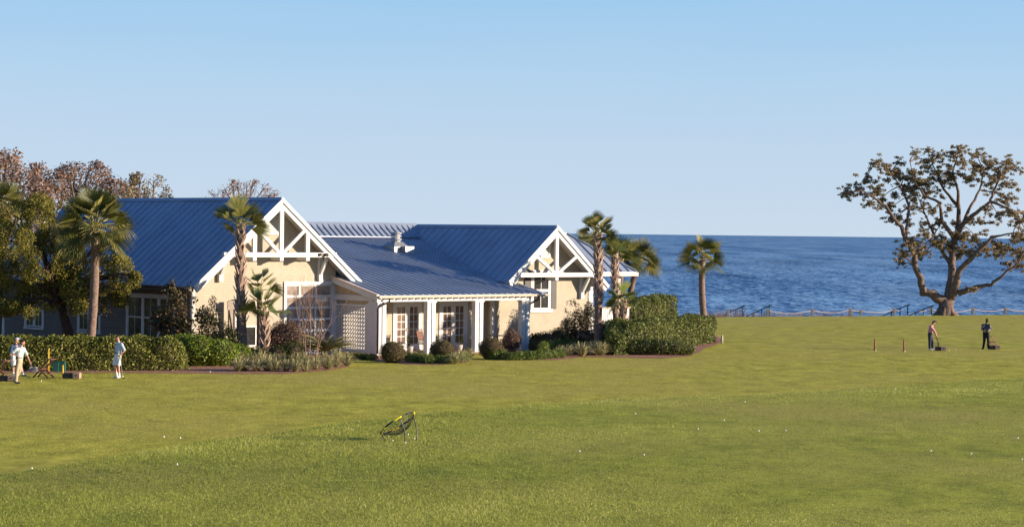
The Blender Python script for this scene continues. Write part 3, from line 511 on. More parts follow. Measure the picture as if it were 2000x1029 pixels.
# ---- glazed garage-type door in left gable
f = MB(); f.box(-3.32, -3.17, 3.33, 3.398, 0, 3.64); f.box(-.34, -.08, 3.33, 3.398, 0, 3.64); f.box(-3.17, -.34, 3.33, 3.398, 3.47, 3.64)
gd = part('sectional_door', f, M['white']); mb = MB(); cu = [-3.17, -2.32, -1.32, -.34]; zz = [.05 + .57 * i for i in range(7)]
for u in cu: mb.box(u - .05 if u > -3.1 else u, u + .05 if u < -.4 else u, 3.41, 3.45, .05, 3.47)
for z in zz: mb.box(-3.17, -.34, 3.405, 3.455, z - .06, z + .06)
part('door_rails', mb, M['white'], gd); mb = MB(); mb.box(-3.17, -.34, 3.46, 3.475, .05, 3.47); part('glass', mb, M['glassg'], gd)
mb = MB(); mb.box(-1.15, -.5, 3.455, 3.459, 2.62, 2.86); part('paper_notice', mb, M['white'], gd)
mb = MB(); mb.box(-8.77, -8.62, 3.36, 3.398, 0, 3.6); mb.box(-8.76, -8.713, 3.36, 3.5, 0, 3.6); part('corner_board', mb, M['wall'] if False else M['trim'])
mb = MB(); mb.box(-8.77, -8.712, 21.2, 21.45, 0, 3.5); part('corner_board', mb, M['white'])
# eave fascia and soffit of left wing
ze = GZ - GP * 5.18
mb = MB(); mb.box(-9.30, -9.24, 2.55, 22.2, ze - .24, ze - .11); part('eave_fascia', mb, M['brown'])
mb = MB(); mb.box(-9.23, -8.72, 3.4, 22.0, ze - .2, ze - .16); part('eave_soffit', mb, M['soffit'])
# side windows (facing -x)
def side_window(w0, w1, z0, z1, n):
    x = -8.71; f = MB(); cz = .16; f.box(x - .05, x - .001, w0 - cz, w0, z0 - .05, z1 + cz); f.box(x - .05, x - .001, w1, w1 + cz, z0 - .05, z1 + cz); f.box(x - .05, x - .001, w0, w1, z1, z1 + cz)
    st = (w1 - w0 - (n - 1) * cz) / n
    for i in range(1, n): a = w0 + i * (st + cz); f.box(x - .05, x - .001, a - cz, a, z0, z1)
    wo = part('side_window', f, M['white']); mb = MB(); mb.box(x - .09, x - .001, w0 - cz - .03, w1 + cz + .03, z0 - .13, z0 - .05); part('window_sill', mb, M['white'], wo)
    g_ = MB(); bb = MB()
    for i in range(n):
        a = w0 + i * (st + cz); b = a + st; g_.box(x - .018, x - .004, a, b, z0, z1); zm = (z0 + z1) / 2 + .05
        bb.box(x - .035, x - .019, a, a + .05, z0, z1); bb.box(x - .035, x - .019, b - .05, b, z0, z1); bb.box(x - .04, x - .019, a + .05, b - .05, zm - .035, zm + .035); bb.box(x - .035, x - .019, a + .05, b - .05, z0, z0 + .06); bb.box(x - .035, x - .019, a + .05, b - .05, z1 - .05, z1); bb.box(x - .030, x - .02, (a + b) / 2 - .015, (a + b) / 2 + .015, z0 + .06, z1 - .05)
    part('glass', g_, M['glassw'], wo); part('sash_bars', bb, M['white'], wo)
side_window(4.95, 9.05, .7, 2.82, 3); side_window(11.75, 13.65, .95, 2.6, 2); side_window(17.3, 18.95, .95, 2.55, 2)
# dark hatch beside palms
f = MB(); f.box(-5.75, -5.65, 3.34, 3.398, .55, 1.5); f.box(-5.05, -4.95, 3.34, 3.398, .55, 1.5); f.box(-5.65, -5.05, 3.34, 3.398, 1.42, 1.5); f.box(-5.8, -4.9, 3.32, 3.397, .45, .55); ho = part('low_window', f, M['trim']); mb = MB(); mb.box(-5.65, -5.05, 3.375, 3.39, .55, 1.42); part('glass', mb, M['glassd'], ho)
# wall lanterns
for u in (2.35, 8.6):
    mb = MB(); mb.box(u - .05, u + .05, 2.56, 2.598, 2.05, 2.3); mb.beam((u, 2.57, 2.25), (u, 2.36, 2.32), .03, .03, (1, 0, 0)); mb.box(u - .09, u + .09, 2.30, 2.48, 1.85, 1.88); mb.box(u - .09, u + .09, 2.30, 2.48, 2.2, 2.24)
    for a in (-.08, .07):
        for c in (2.31, 2.46): mb.box(u + a, u + a + .015, c, c + .015, 1.88, 2.2)
    mb.hexa([(u - .11, 2.28, 2.24), (u + .11, 2.28, 2.24), (u + .11, 2.5, 2.24), (u - .11, 2.5, 2.24)], [(u - .02, 2.37, 2.34), (u + .02, 2.37, 2.34), (u + .02, 2.41, 2.34), (u - .02, 2.41, 2.34)]); part('wall_lantern', mb, M['brown'])
# exhaust fan on the shed roof
fu, fw_ = 8.35, 9.0; z0 = SZ(fw_ - .45)
mb = MB(); mb.box(fu - .45, fu + .45, fw_ - .45, fw_ + .5, z0 - .1, z0 + .34); fan = part('exhaust_fan', mb, M['galv'], bevel=.01)
mb = MB(); mb.hexa([(fu - .5, fw_ - .5, z0 + .34), (fu + .5, fw_ - .5, z0 + .34), (fu + .5, fw_ + .55, z0 + .34), (fu - .5, fw_ + .55, z0 + .34)], [(fu - .28, fw_ - .28, z0 + .58), (fu + .28, fw_ - .28, z0 + .58), (fu + .28, fw_ + .3, z0 + .58), (fu - .28, fw_ + .3, z0 + .58)]); part('fan_curb', mb, M['galv'], fan)
mb = MB()
for k, (r_, za) in enumerate(((.30, .58), (.36, .68), (.27, .76), (.34, .86), (.26, .93), (.36, 1.02))): mb.tube([(fu, fw_, z0 + za), (fu, fw_, z0 + za + .09)], [r_, r_ * .9], 16)
part('fan_hood', mb, M['galv'], fan)
mb = MB(); mb.hexa([(fu + .05, fw_ - .85, z0 - .14), (fu + .65, fw_ - .85, z0 - .14), (fu + .65, fw_ - .45, z0 - .06), (fu + .05, fw_ - .45, z0 - .06)], [(fu + .05, fw_ - .80, z0 + .34), (fu + .65, fw_ - .80, z0 + .34), (fu + .65, fw_ - .45, z0 + .34), (fu + .05, fw_ - .45, z0 + .34)]); part('fan_outlet', mb, M['galv'], fan, bevel=.01)
mb = MB(); mb.ball((4.4, 12.0, UZ0 + .12), (.5, .3, .14), 14, 6); part('roof_vent_cap', mb, M['galv'], smooth=True)
# ---- porch furniture
def rocker(loc, rz, label):
    o = empty('rocking_chair', loc, rz, label, 'rocking chair')
    for s in (-.26, .26):
        mb = MB(); mb.tube([(-.45, s, .09), (-.2, s, .04), (.1, s, .03), (.4, s, .08)], .018, 6); mb.build('rocker', M['chairdk'], o)
        mb = MB(); mb.tube([(-.12, s, .05), (-.17, s, .45), (-.36, s, 1.18)], [.022, .022, .016], 6); mb.build('rear_post', M['chairdk'], o)
        mb = MB(); mb.tube([(.26, s, .05), (.26, s, .64)], .022, 6); mb.build('front_leg', M['chairdk'], o)
        mb = MB(); mb.box(-.2, .32, s - .035, s + .035, .64, .665); mb.build('armrest', M['chair'], o)
    mb = MB(); mb.box(-.16, .3, -.25, .25, .40, .44); mb.build('seat', M['chair'], o)
    mb = MB(); mb.hexa([(-.22, -.235, .62), (-.20, -.235, .62), (-.20, .235, .62), (-.22, .235, .62)], [(-.345, -.235, 1.06), (-.325, -.235, 1.06), (-.325, .235, 1.06), (-.345, .235, 1.06)]); mb.build('backrest', M['chair'], o)
    mb = MB(); mb.box(-.37, -.33, -.25, .25, 1.10, 1.14)
    for k in range(7): y = -.22 + k * .073; mb.beam((-.17, y, .44), (-.22, y, .62), .02, .02)
    mb.build('back_slats', M['chairdk'], o); return o
rocker(Bw(3.75, .95, .08), BA + R(-75), 'brown rocking chair tilted back in front of the left French doors')
def barchair(loc, rz, label, mat):
    o = empty('porch_chair', loc, rz, label, 'chair', 'slatted chairs around the porch table')
    for s in (-.22, .22):
        mb = MB(); mb.tube([(-.22, s, 0), (-.2, s, .5), (-.28, s, 1.15)], [.02, .02, .016], 6); mb.build('leg', M['chairdk'], o)
        mb = MB(); mb.tube([(.22, s, 0), (.2, s, .5)], .02, 6); mb.build('leg', M['chairdk'], o)
    mb = MB(); mb.box(-.22, .24, -.24, .24, .48, .53); mb.build('seat', mat, o)
    mb = MB(); mb.hexa([(-.225, -.2, .6), (-.205, -.2, .6), (-.205, .2, .6), (-.225, .2, .6)], [(-.262, -.2, .95), (-.242, -.2, .95), (-.242, .2, .95), (-.262, .2, .95)]); mb.build('backrest', mat, o)
    mb = MB(); mb.box(-.27, -.25, -.22, .22, 1.0, 1.03); mb.box(-.285, -.26, -.22, .22, 1.09, 1.12)
    for y in (-.1, 0, .1): mb.box(-.275, -.255, y - .012, y + .012, .95, 1.1)
    mb.box(-.2, .2, -.215, -.195, .24, .27); mb.box(-.2, .2, .195, .215, .24, .27); mb.build('rails', M['chairdk'], o); return o
tancush = paint('tan_cushion', (.55, .34, .17), .8); M['tancush'] = tancush
barchair(Bw(7.55, 1.0, .08), BA + R(15), 'dark framed chair standing side-on before the right French doors', M['chair'])
barchair(Bw(8.0, 1.35, .08), BA + R(-20), 'brown backed chair half hidden behind the third porch column', M['chair'])
barchair(Bw(9.35, .95, .08), BA + R(170), 'slat topped chair with tan cushion right of the porch table', tancush)
t = empty('porch_table', Bw(8.75, .95, .08), BA, 'dark topped table on the porch right of the third column', 'table')
mb = MB(); mb.tube([(0, 0, .72), (0, 0, .76)], .5, 20); mb.build('tabletop', M['table'], t)
mb = MB(); mb.tube([(0, 0, .03), (0, 0, .72)], .04, 8); mb.box(-.3, .3, -.03, .03, 0, .04); mb.box(-.03, .03, -.3, .3, .001, .041); mb.build('pedestal', M['chairdk'], t)
# white board fence beyond the second gable
f0 = empty('board_fence', Bw(16.75, 3.6), BA, 'white vertical board fence behind the right palm trunks', 'fence')
mb = MB(); x = 0
while x < 4.3: mb.box(x, x + .12, 0, .03, .1, 2.0); x += .155
mb.build('boards', M['white'], f0); mb = MB(); mb.box(-.05, 4.4, -.05, .08, 2.0, 2.07); mb.box(0, 4.3, .031, .09, .4, .5); mb.build('top_rail', M['tan'], f0)
for x in (2.1, 4.35): mb = MB(); mb.box(x - .08, x + .08, .1, .26, 0, 2.0); mb.build('fence_post', M['white'], f0)
# weathered post with cabinet by the gable wall
q = Bw(-6.75, 3.05); o = empty('wooden_post', q, BA, 'grey weathered wooden post with short cross board by left gable wall', 'post')
mb = MB(); mb.box(-.11, .11, -.06, .06, 0, 2.75); mb.build('post', M['post'], o); mb = MB(); mb.box(-.24, .16, -.11, -.062, 2.3, 2.72); mb.build('cross_board', M['post'], o)
mb = MB(); mb.beam((.1, -.1, 1.3), (-.1, -.1, 2.3), .04, .06); mb.build('brace', M['post'], o)
q = Bw(-6.15, 3.2); o = empty('meter_cabinet', q, BA, 'pale grey speckled metal cabinet fixed beside the weathered post', 'cabinet')
mb = MB(); mb.box(-.25, .25, 0, .18, 1.35, 2.8); mb.build('cabinet_body', M['stone'], o, bevel=.02); mb = MB(); mb.box(-.21, .21, -.02, -.002, 1.45, 2.7); mb.build('cabinet_door', M['galv'], o); mb = MB(); mb.tube([(0, .09, 0), (0, .09, 1.35)], .04, 8); mb.build('conduit', M['galv'], o)

# ------------------------------------------------------------ plants
def fan_palm(name, base, top, lean_mid, r0, r1, label, group, n_fr=26, fr_len=1.15, pet=.55, boots=0, up=(.2, 1), mat='palmleaf', seed=0, squash=1.0, tipdroop=.35, span=1.5, lw=.023, nl=24):
    """base/top: world points of the trunk; up: range of frond elevation (z of direction)"""
    r_ = random.Random(seed); o = empty(name, base, 0, label, 'palm tree', group); b = Vector(base); tp = Vector(top) - b + Vector((0, 0, .12)); md = tp * .5 + Vector(lean_mid)
    pts = []; rad = []; N = 15
    for i in range(N + 1):
        t = i / N; p = md * (2 * t * (1 - t)) + tp * (t * t) ; p = Vector((0, 0, 0)) * (1 - t) ** 2 + md * 2 * t * (1 - t) + tp * t * t
        pts.append(p); rad.append((r0 * (1 - t) + r1 * t) * (1 + .04 * math.sin(i * 2.3)) * (1.12 if i == 0 else 1))
    mb = MB(); mb.tube(pts, rad, 14); mb.build('trunk', M['palmtrunk'], o, True)
    def at(t): k = min(N - 1, int(t * N)); f = t * N - k; return pts[k].lerp(pts[k + 1], f), rad[k] * (1 - f) + rad[k + 1] * f
    if boots:
        bm_ = MB(); hmax = tp.z; n = int((1 - boots) * hmax / .055)
        for i in range(n):
            t = boots + (1 - boots) * i / n; p, rr = at(t); a = i * 2.4 + r_.uniform(-.15, .15); d = Vector((math.cos(a), math.sin(a), 0)); s_ = Vector((-d.y, d.x, 0)); ln = r_.uniform(.20, .34); tip = p + d * (rr + r_.uniform(.09, .17)) + Vector((0, 0, ln)) + s_ * r_.uniform(-.06, .06)
            q0 = p + d * (rr * .75) + Vector((0, 0, -.07)); w0 = .085; w1 = .032
            bm_.hexa([q0 - s_ * w0, q0 + s_ * w0, q0 + s_ * w0 + d * .05 + Vector((0, 0, -.02)), q0 - s_ * w0 + d * .05 + Vector((0, 0, -.02))], [tip - s_ * w1 - d * .03, tip + s_ * w1 - d * .03, tip + s_ * w1, tip - s_ * w1])
        bm_.build('leaf_bases', M['boot'], o)
    V = []; RN = []; pm = MB()
    for i in range(n_fr):
        a = i * 2.3999 + r_.uniform(-.3, .3); t = (i + .5) / n_fr; el = up[0] + (up[1] - up[0]) * t ** .75 + r_.uniform(-.12, .12); el = max(-.95, min(.98, el)); h_ = math.sqrt(1 - el * el)
        d = Vector((math.cos(a) * h_, math.sin(a) * h_ , el)); start = tp + Vector((0, 0, -.15 + .3 * t)) + Vector((math.cos(a), math.sin(a), 0)) * r1 * .4
        pl = pet * r_.uniform(.8, 1.15); hub = start + d * pl + Vector((0, 0, -.06 * pl)); pm.tube([start, start + d * pl * .5 + Vector((0, 0, .02)), hub], [.028, .02, .013], 5, False)
        side = d.cross(Vector((0, 0, 1))); side = side.normalized() if side.length > .05 else Vector((1, 0, 0)); nn = side.cross(d).normalized(); roll = r_.uniform(-1., 1.); td = tipdroop * (1 - .8 * max(0, el)); side2 = side * math.cos(roll) + nn * math.sin(roll); nn = side2.cross(d).normalized()
        base_r = r_.random(); L0 = fr_len * r_.uniform(.8, 1.1)
        for k in range(nl):
            th = -span + 2 * span * (k + .5) / nl; ll = L0 * (.62 + .38 * math.cos(th * .62)) * r_.uniform(.88, 1.06); ld = (d * math.cos(th) + side2 * math.sin(th) + nn * (.10 * abs(th) - .22 * (.5)) ).normalized(); ws = ld.cross(nn).normalized() * lw * fr_len
            m1 = hub + ld * ll * .52 + Vector((0, 0, -.03 * ll)); m2 = hub + ld * ll * .82 + Vector((0, 0, -td * .35 * ll)); tip = hub + ld * ll * .97 + Vector((0, 0, -td * .8 * ll))
            V += [hub - ws * .2, hub + ws * .2, m1 + ws, m1 - ws, m1 - ws, m1 + ws, m2 + ws * .7, m2 - ws * .7, m2 - ws * .7, m2 + ws * .7, tip + ws * .08, tip - ws * .08]
            q = min(1, max(0, base_r * .6 + r_.random() * .4)); RN += [q * .9, q, min(1, q + .12)]
    pm.build('petioles', M['petiole'], o); V = np.array([tuple(v) for v in V]); V[:, 2] = (V[:, 2] - tp.z) * squash + tp.z
    np_mesh('crown', V, 4, np.array(RN), M[mat], o); return o
def palm_px(name, bx, by, bd, tx, ty, td, **k):
    b = P(bx, by, bd); b.z = 0.0; t = P(tx, ty, td); return fan_palm(name, b, t, k.pop('mid', (0, 0, 0)), **k)
GP_ = 'cabbage palms around the clubhouse'
palm_px('cabbage_palm', 171, 700, 104, 185, 448, 104, r0=.21, r1=.19, label='tall slender palm with wide drooping crown before the left wing', group=GP_, n_fr=46, fr_len=1.2, pet=.85, up=(-.65, .98), seed=3, mid=(.25, 0, 0), tipdroop=.42, span=1.15, lw=.022, nl=26)
palm_px('cabbage_palm', 474, 700, 108.6, 470, 447, 108.6, r0=.27, r1=.15, label='stout shaggy palm in front of the larger left gable', group=GP_, n_fr=18, fr_len=1.0, pet=.55, boots=.30, up=(-.05, .97), seed=11, span=.9, tipdroop=.2, mid=(-.1, 0, 0))
palm_px('cabbage_palm', 506, 700, 109.4, 507, 568, 109.4, r0=.14, r1=.12, label='thin young palm just behind the short shaggy palm', group=GP_, n_fr=9, fr_len=.75, pet=.4, up=(.1, .98), seed=5, span=.8, mat='palmgreen')
palm_px('cabbage_palm', 517, 700, 108.4, 516, 610, 108.4, r0=.24, r1=.11, label='short palm with rough boots and bright green fan left of the glazed door', group=GP_, n_fr=13, fr_len=.95, pet=.4, boots=.22, up=(.05, .97), seed=6, span=.95, mat='palmgreen')
palm_px('cabbage_palm', 1168, 690, 120.3, 1167, 462, 120.3, r0=.25, r1=.13, label='tallest palm with bushy boots standing right of the small gable', group=GP_, n_fr=24, fr_len=.78, pet=.45, boots=.42, up=(-.3, .98), seed=8, span=.9, tipdroop=.25, mid=(.05, 0, 0))
palm_px('cabbage_palm', 1201, 690, 121.2, 1200, 506, 121.2, r0=.17, r1=.12, label='middle palm with narrow upright crown between two others', group=GP_, n_fr=8, fr_len=.72, pet=.4, boots=.4, up=(.25, .98), seed=9, span=.8, mat='palmgreen', mid=(.1, 0, 0))
palm_px('cabbage_palm', 1217, 696, 119.6, 1217, 594, 119.6, r0=.26, r1=.13, label='low palm with crisscross boots at the end of the right bed', group=GP_, n_fr=16, fr_len=.78, pet=.4, boots=.2, up=(-.2, .97), seed=10, span=1.0, mat='palmgreen')
palm_px('cabbage_palm', 1208, 660, 138, 1213, 505, 138, r0=.2, r1=.16, label='full crowned palm rising behind the hip roof, trunk hidden', group=GP_, n_fr=30, fr_len=.95, pet=.6, up=(-.3, .98), seed=12)
palm_px('cabbage_palm', 1224, 660, 140, 1250, 512, 140, r0=.2, r1=.16, label='leaning palm beyond the hip roof with crown over the sea', group=GP_, n_fr=32, fr_len=.95, pet=.6, up=(-.6, .98), seed=13, mid=(-.5, 0, 0))
palm_px('cabbage_palm', 1140, 650, 148, 1142, 492, 148, r0=.2, r1=.16, label='palm whose crown top just shows behind the hip roof ridge', group=GP_, n_fr=20, fr_len=.9, pet=.5, up=(-.3, .98), seed=14)
palm_px('cabbage_palm', 1378, 640, 150, 1372, 508, 150, r0=.22, r1=.20, label='lone palm with split crown against the sea behind right hedge', group=GP_, n_fr=30, fr_len=.95, pet=.75, up=(-.45, .95), seed=16, mid=(-.25, 0, 0), tipdroop=.3, span=1.25)
palm_px('cabbage_palm', -6, 700, 116, 6, 402, 116, r0=.2, r1=.17, label='palm cut by the left picture edge above the dark trees', group=GP_, n_fr=22, fr_len=.95, pet=.5, up=(-.4, .98), seed=17)
# --- leafy trees
def limb_pts(a, b, sag=.15, n=6, seed=0):
    r_ = random.Random(seed); a = Vector(a); b = Vector(b); ln = (b - a).length; out = []
    for i in range(n + 1):
        t = i / n; p = a.lerp(b, t) + Vector((0, 0, sag * ln * math.sin(PI * t) )); 
        if 0 < i < n: p += Vector((r_.uniform(-1, 1), r_.uniform(-1, 1), r_.uniform(-1, 1))) * ln * .05
        out.append(p)
    return out
def crown_tree(name, base, trunk_h, clumps, leaf, dens, size, r0, label, cat, group, bark='bark', seed=0, gap=-.1, gs=2., inner=.35, twigs=0, aspect=.55, corer=0):
    base = Vector(base); o = empty(name, base, 0, label, cat, group); mb = MB(); fork = Vector((clumps[0][0][0] * .15, 0, trunk_h)); r_ = random.Random(seed)
    mb.tube([(0, 0, -.1), fork * .5 + Vector((.1, 0, 0)), fork], [r0 * 1.25, r0, r0 * .8], 12); mb.build('trunk', M[bark], o, True)
    mb = MB()
    for i, (c, r) in enumerate(clumps):
        pts = limb_pts(fork, c, .12, 6, seed + i); mb.tube(pts, [r0 * .45 * (1 - .85 * k / 6) + .012 for k in range(7)], 6, False)
        for k in range(twigs):
            d = Vector((r_.gauss(0, 1), r_.gauss(0, 1), r_.gauss(0, 1) + .3)).normalized(); e_ = Vector(c) + Vector((d.x * r[0], d.y * r[1], d.z * r[2])) * 1.0; s_ = pts[r_.choice((3, 4, 5, 6))]
            mb.tube(limb_pts(s_, e_, .05, 3, k + 7 * i), [.035, .025, .016, .008], 4, False)
    mb.build('limbs', M[bark], o, True)
    V, rn = clumps_leaves([(c, r) for c, r in clumps], dens, size, aspect, 1.0, gap, gs, inner, seed); np_mesh('crown', V, 4, rn, M[leaf], o)
    return o
def px_clumps(base, lst, d, depth=1.0, seed=0):
    r_ = random.Random(seed); out = []; base = Vector(base)
    for (x, y, rr) in lst:
        c = P(x, y, d + r_.uniform(-1, 1) * depth * 1.2) - base; s_ = rr * d / FP; out.append((tuple(c), (s_, s_ * 1.05, s_ * .8)))
    return out
b = G(92, 712); b = Vector((b.x - .1, 110, 0))
crown_tree('cedar_tree', b, 2.6, px_clumps(b, [(25, 420, 42), (70, 405, 38), (112, 412, 34), (20, 470, 50), (75, 462, 50), (128, 470, 42), (30, 530, 48), (88, 520, 52), (142, 520, 44), (190, 500, 38), (226, 520, 34), (252, 545, 26), (205, 555, 40), (150, 570, 36), (100, 575, 38), (45, 580, 36), (185, 595, 26), (232, 582, 24), (8, 600, 26), (215, 612, 16), (140, 600, 22), (60, 610, 18), (165, 455, 28), (205, 470, 22), (262, 540, 14), (175, 540, 26), (118, 545, 26), (70, 555, 26), (160, 600, 16), (240, 565, 16), (30, 600, 20), (100, 598, 18)], 110, 1.6, 2), 'cedar', 480, .10, .24, 'broad olive green cedar hanging over the shaded side wall', 'tree', None, 'cedarbark', 21, -.05, 2.6, .28, 4, .6)
b = Vector((P(-70, 600, 114).x, 114, 0))
crown_tree('cedar_tree', b, 3, px_clumps(b, [(-60, 430, 60), (-20, 400, 46), (-70, 520, 60), (-15, 480, 45), (-20, 560, 45), (-60, 620, 30)], 114, 1.6, 2), 'cedar', 200, .14, .25, 'dark cedar at the left picture edge beside the wing', 'tree', None, 'cedarbark', 23, -.05, 2.2, .3, 2, .6)
for k, (x_, y_) in enumerate(((-38, 112), (-34, 128), (-44, 122), (-33, 97))):  # unseen oaks added to dim the sky light on the left wing and roof
    crown_tree('oak_tree', (x_, y_, 0), 3, [((random.uniform(-3.5, 3.5), random.uniform(-3, 3), random.uniform(3.5, 9)), (2.2, 2.2, 1.7)) for _ in range(12)], 'oakleaf', 60, .32, .35, ['evergreen oak off the left edge level with the wing', 'evergreen oak far off the left edge behind the wing', 'outermost evergreen oak off the left edge', 'nearest evergreen oak off the left edge'][k], 'tree', 'oaks beyond the left picture edge', 'bark', 80 + k, -.3, 2., .3, 1, .6)
def back_tree(px, d, lst, leaf, dens, size, label, seed, gap, r0=.35, inner=.3, tw=6, grp='winter oaks behind the clubhouse'):
    b = Vector((P(px, 600, d).x, d, 0)); return crown_tree('oak_tree', b, 4.5, px_clumps(b, lst, d, 2.2, seed), leaf, dens, size, r0, label, 'tree', grp, 'bark', seed, gap, 2., inner, tw, .55)
back_tree(10, 150, [(-40, 370, 55), (10, 335, 42), (48, 345, 36), (20, 305, 24), (55, 390, 40), (0, 400, 40), (-30, 320, 30), (75, 330, 18), (85, 375, 28)], 'brownleaf', 75, .20, 'tallest russet brown oak behind the cedars at far left', 31, -.15)
back_tree(150, 158, [(105, 355, 30), (135, 340, 28), (165, 335, 26), (195, 345, 30), (220, 365, 28), (150, 375, 34), (110, 385, 30), (190, 385, 30), (215, 395, 24), (140, 322, 12), (190, 322, 13), (70, 400, 26)], 'brownleaf', 80, .19, 'broad rounded brown oak behind the slender palm', 32, -.1)
back_tree(285, 165, [(250, 370, 24), (275, 352, 20), (300, 356, 22), (318, 378, 20), (262, 348, 12), (285, 385, 30), (330, 395, 14), (245, 395, 20)], 'oakleaf', 75, .20, 'dark olive oak just above the left end of the blue ridge', 33, .0)
back_tree(470, 160, [(415, 380, 15), (440, 372, 17), (465, 366, 18), (490, 366, 18), (515, 370, 17), (538, 382, 14), (475, 392, 34), (430, 395, 22), (520, 395, 22), (455, 356, 9), (500, 354, 8)], 'bareleaf', 50, .13, 'sparse rusty tree peeking above the middle of the blue ridge', 34, -.3, .2, .4, 9)
# --- live oak by the sea, traced limb by limb at its real size
ob = G(1851, 615.5); ob.z = 0; OD = ob.y; so_ = OD / FP
oak = empty('live_oak', ob, 0, 'wide spreading live oak alone at the lawn edge above the rope', 'tree')
def OC(cx, cy, dy=0.0): q = P(1600 + cx / 2.7075, 260 + cy / 2.7075, OD + dy) - ob; return q
tr = MB(); tr.tube([OC(668, 985), OC(668, 962), OC(670, 920), OC(676, 880)], [1.02, .80, .60, .62], 16)
for a in (0, .9, 2.1, 3.2, 4.3, 5.4): d = Vector((math.cos(a), math.sin(a), 0)); tr.tube([OC(668, 967) + d * 1.15 + Vector((0, 0, -.12)), OC(668, 950) + d * .62, OC(670, 915) + d * .35], [.12, .2, .22], 8)
tr.build('trunk', M['bark'], oak, True)
limbs = [
 ([(664, 895, 0), (640, 878, -.2), (600, 850, -.4), (552, 842, -.6), (538, 800, -.8), (528, 750, -1), (508, 700, -1.2), (503, 640, -1.4), (455, 555, -1.6), (432, 492, -1.8), (392, 452, -2), (350, 385, -2.2), (290, 342, -2.4), (230, 305, -2.6), (160, 318, -2.8)], .42, .04),
 ([(455, 555, -1.6), (470, 470, -1), (480, 390, -.5), (430, 285, -.6), (380, 205, -1), (300, 155, -1.2)], .16, .03),
 ([(682, 890, 0), (700, 800, .3), (702, 720, .5), (708, 640, .8), (718, 560, 1), (738, 480, 1.2), (736, 390, 1), (735, 310, .8), (705, 210, .5), (738, 90, .2)], .44, .04),
 ([(718, 560, 1), (650, 470, .2), (636, 370, -.4), (560, 335, -1), (500, 255, -1.4), (480, 150, -1.6)], .18, .03),
 ([(702, 700, .5), (645, 620, 1.2), (610, 540, 1.8), (560, 430, 2.4), (520, 330, 2.6)], .18, .03),
 ([(700, 870, 0), (728, 790, -.6), (742, 725, -1), (800, 665, -1.4), (860, 605, -1.8), (910, 555, -2), (960, 540, -2.2), (1050, 522, -2.4)], .36, .04),
 ([(720, 555, 1), (765, 475, .4), (830, 420, -.2), (900, 365, -.6), (920, 315, -.8), (960, 225, -1), (1035, 170, -1)], .24, .03),
 ([(765, 475, .4), (800, 380, 1), (850, 300, 1.6), (868, 200, 2), (830, 110, 2)], .15, .03),
 ([(738, 845, -.3), (780, 832, -.8), (840, 812, -1.2), (910, 802, -1.5), (950, 770, -1.8), (990, 730, -2), (1050, 690, -2.4), (1080, 630, -2.6)], .24, .04),
 ([(736, 390, 1), (660, 300, 1.8), (620, 210, 2.2), (575, 100, 2.4)], .14, .03),
 ([(900, 365, -.6), (980, 390, -1.4), (1030, 420, -1.8), (1060, 470, -2)], .12, .03),
 ([(508, 700, -1.2), (455, 655, -1.6), (430, 680, -1.8)], .1, .03), ([(503, 640, -1.4), (540, 600, -1), (610, 585, -.6)], .1, .03)]
for pts, ra, rb in limbs:
    p3 = [OC(*p) for p in pts]; n = len(p3); fine = []; rr = []
    for i in range(n - 1):
        for k in range(3):
            t = k / 3; fine.append(p3[i].lerp(p3[i + 1], t) + Vector((random.gauss(0, .03), random.gauss(0, .03), random.gauss(0, .03)))); f = (i + t) / (n - 1); rr.append(ra * (1 - f) ** .9 * (.95 if f < .15 else .8) + rb * .7)
    fine.append(p3[-1]); rr.append(rb); lm = MB(); lm.tube(fine, rr, 9); lm.build('limb', M['bark'], oak, True)
CL = [(130, 325, 26), (165, 318, 32), (210, 290, 38), (250, 255, 30), (300, 305, 38), (270, 375, 30), (330, 350, 34), (300, 160, 30), (350, 185, 34), (425, 155, 24), (395, 215, 36), (445, 235, 40), (365, 395, 34), (420, 450, 34), (385, 455, 22), (500, 220, 46), (480, 310, 50), (540, 265, 50), (590, 305, 40), (515, 105, 22), (575, 95, 20), (560, 150, 36), (620, 210, 40), (645, 130, 32), (700, 115, 36), (745, 80, 26), (765, 155, 42), (700, 230, 42), (655, 255, 32), (835, 110, 30), (850, 180, 42), (800, 235, 42), (900, 165, 38), (950, 190, 42), (1005, 160, 30), (1035, 195, 24), (920, 260, 42), (985, 265, 40), (1000, 345, 38), (1020, 420, 38), (950, 435, 30), (1065, 470, 34), (1045, 540, 28), (600, 410, 32), (640, 480, 36), (560, 480, 22), (565, 540, 34), (612, 580, 38), (650, 605, 32), (700, 585, 42), (760, 560, 42), (820, 540, 40), (860, 585, 42), (740, 640, 36), (800, 622, 32), (880, 625, 26), (462, 575, 36), (510, 600, 42), (450, 640, 36), (520, 645, 30), (560, 640, 22), (430, 690, 18), (960, 600, 40), (1020, 612, 42), (1065, 650, 36), (1000, 690, 30), (1065, 700, 26), (938, 640, 22), (790, 465, 26), (860, 470, 30), (880, 405, 22), (490, 400, 28), (470, 470, 24), (505, 350, 30), (720, 480, 18), (820, 825, 18), (780, 832, 14), (1090, 560, 36), (1100, 440, 34), (690, 400, 20), (545, 395, 22)]
cl = []; tw = MB(); r_ = random.Random(4)
ends = [(OC(*p), 0) for pts, _, _ in limbs for p in pts[2:]]
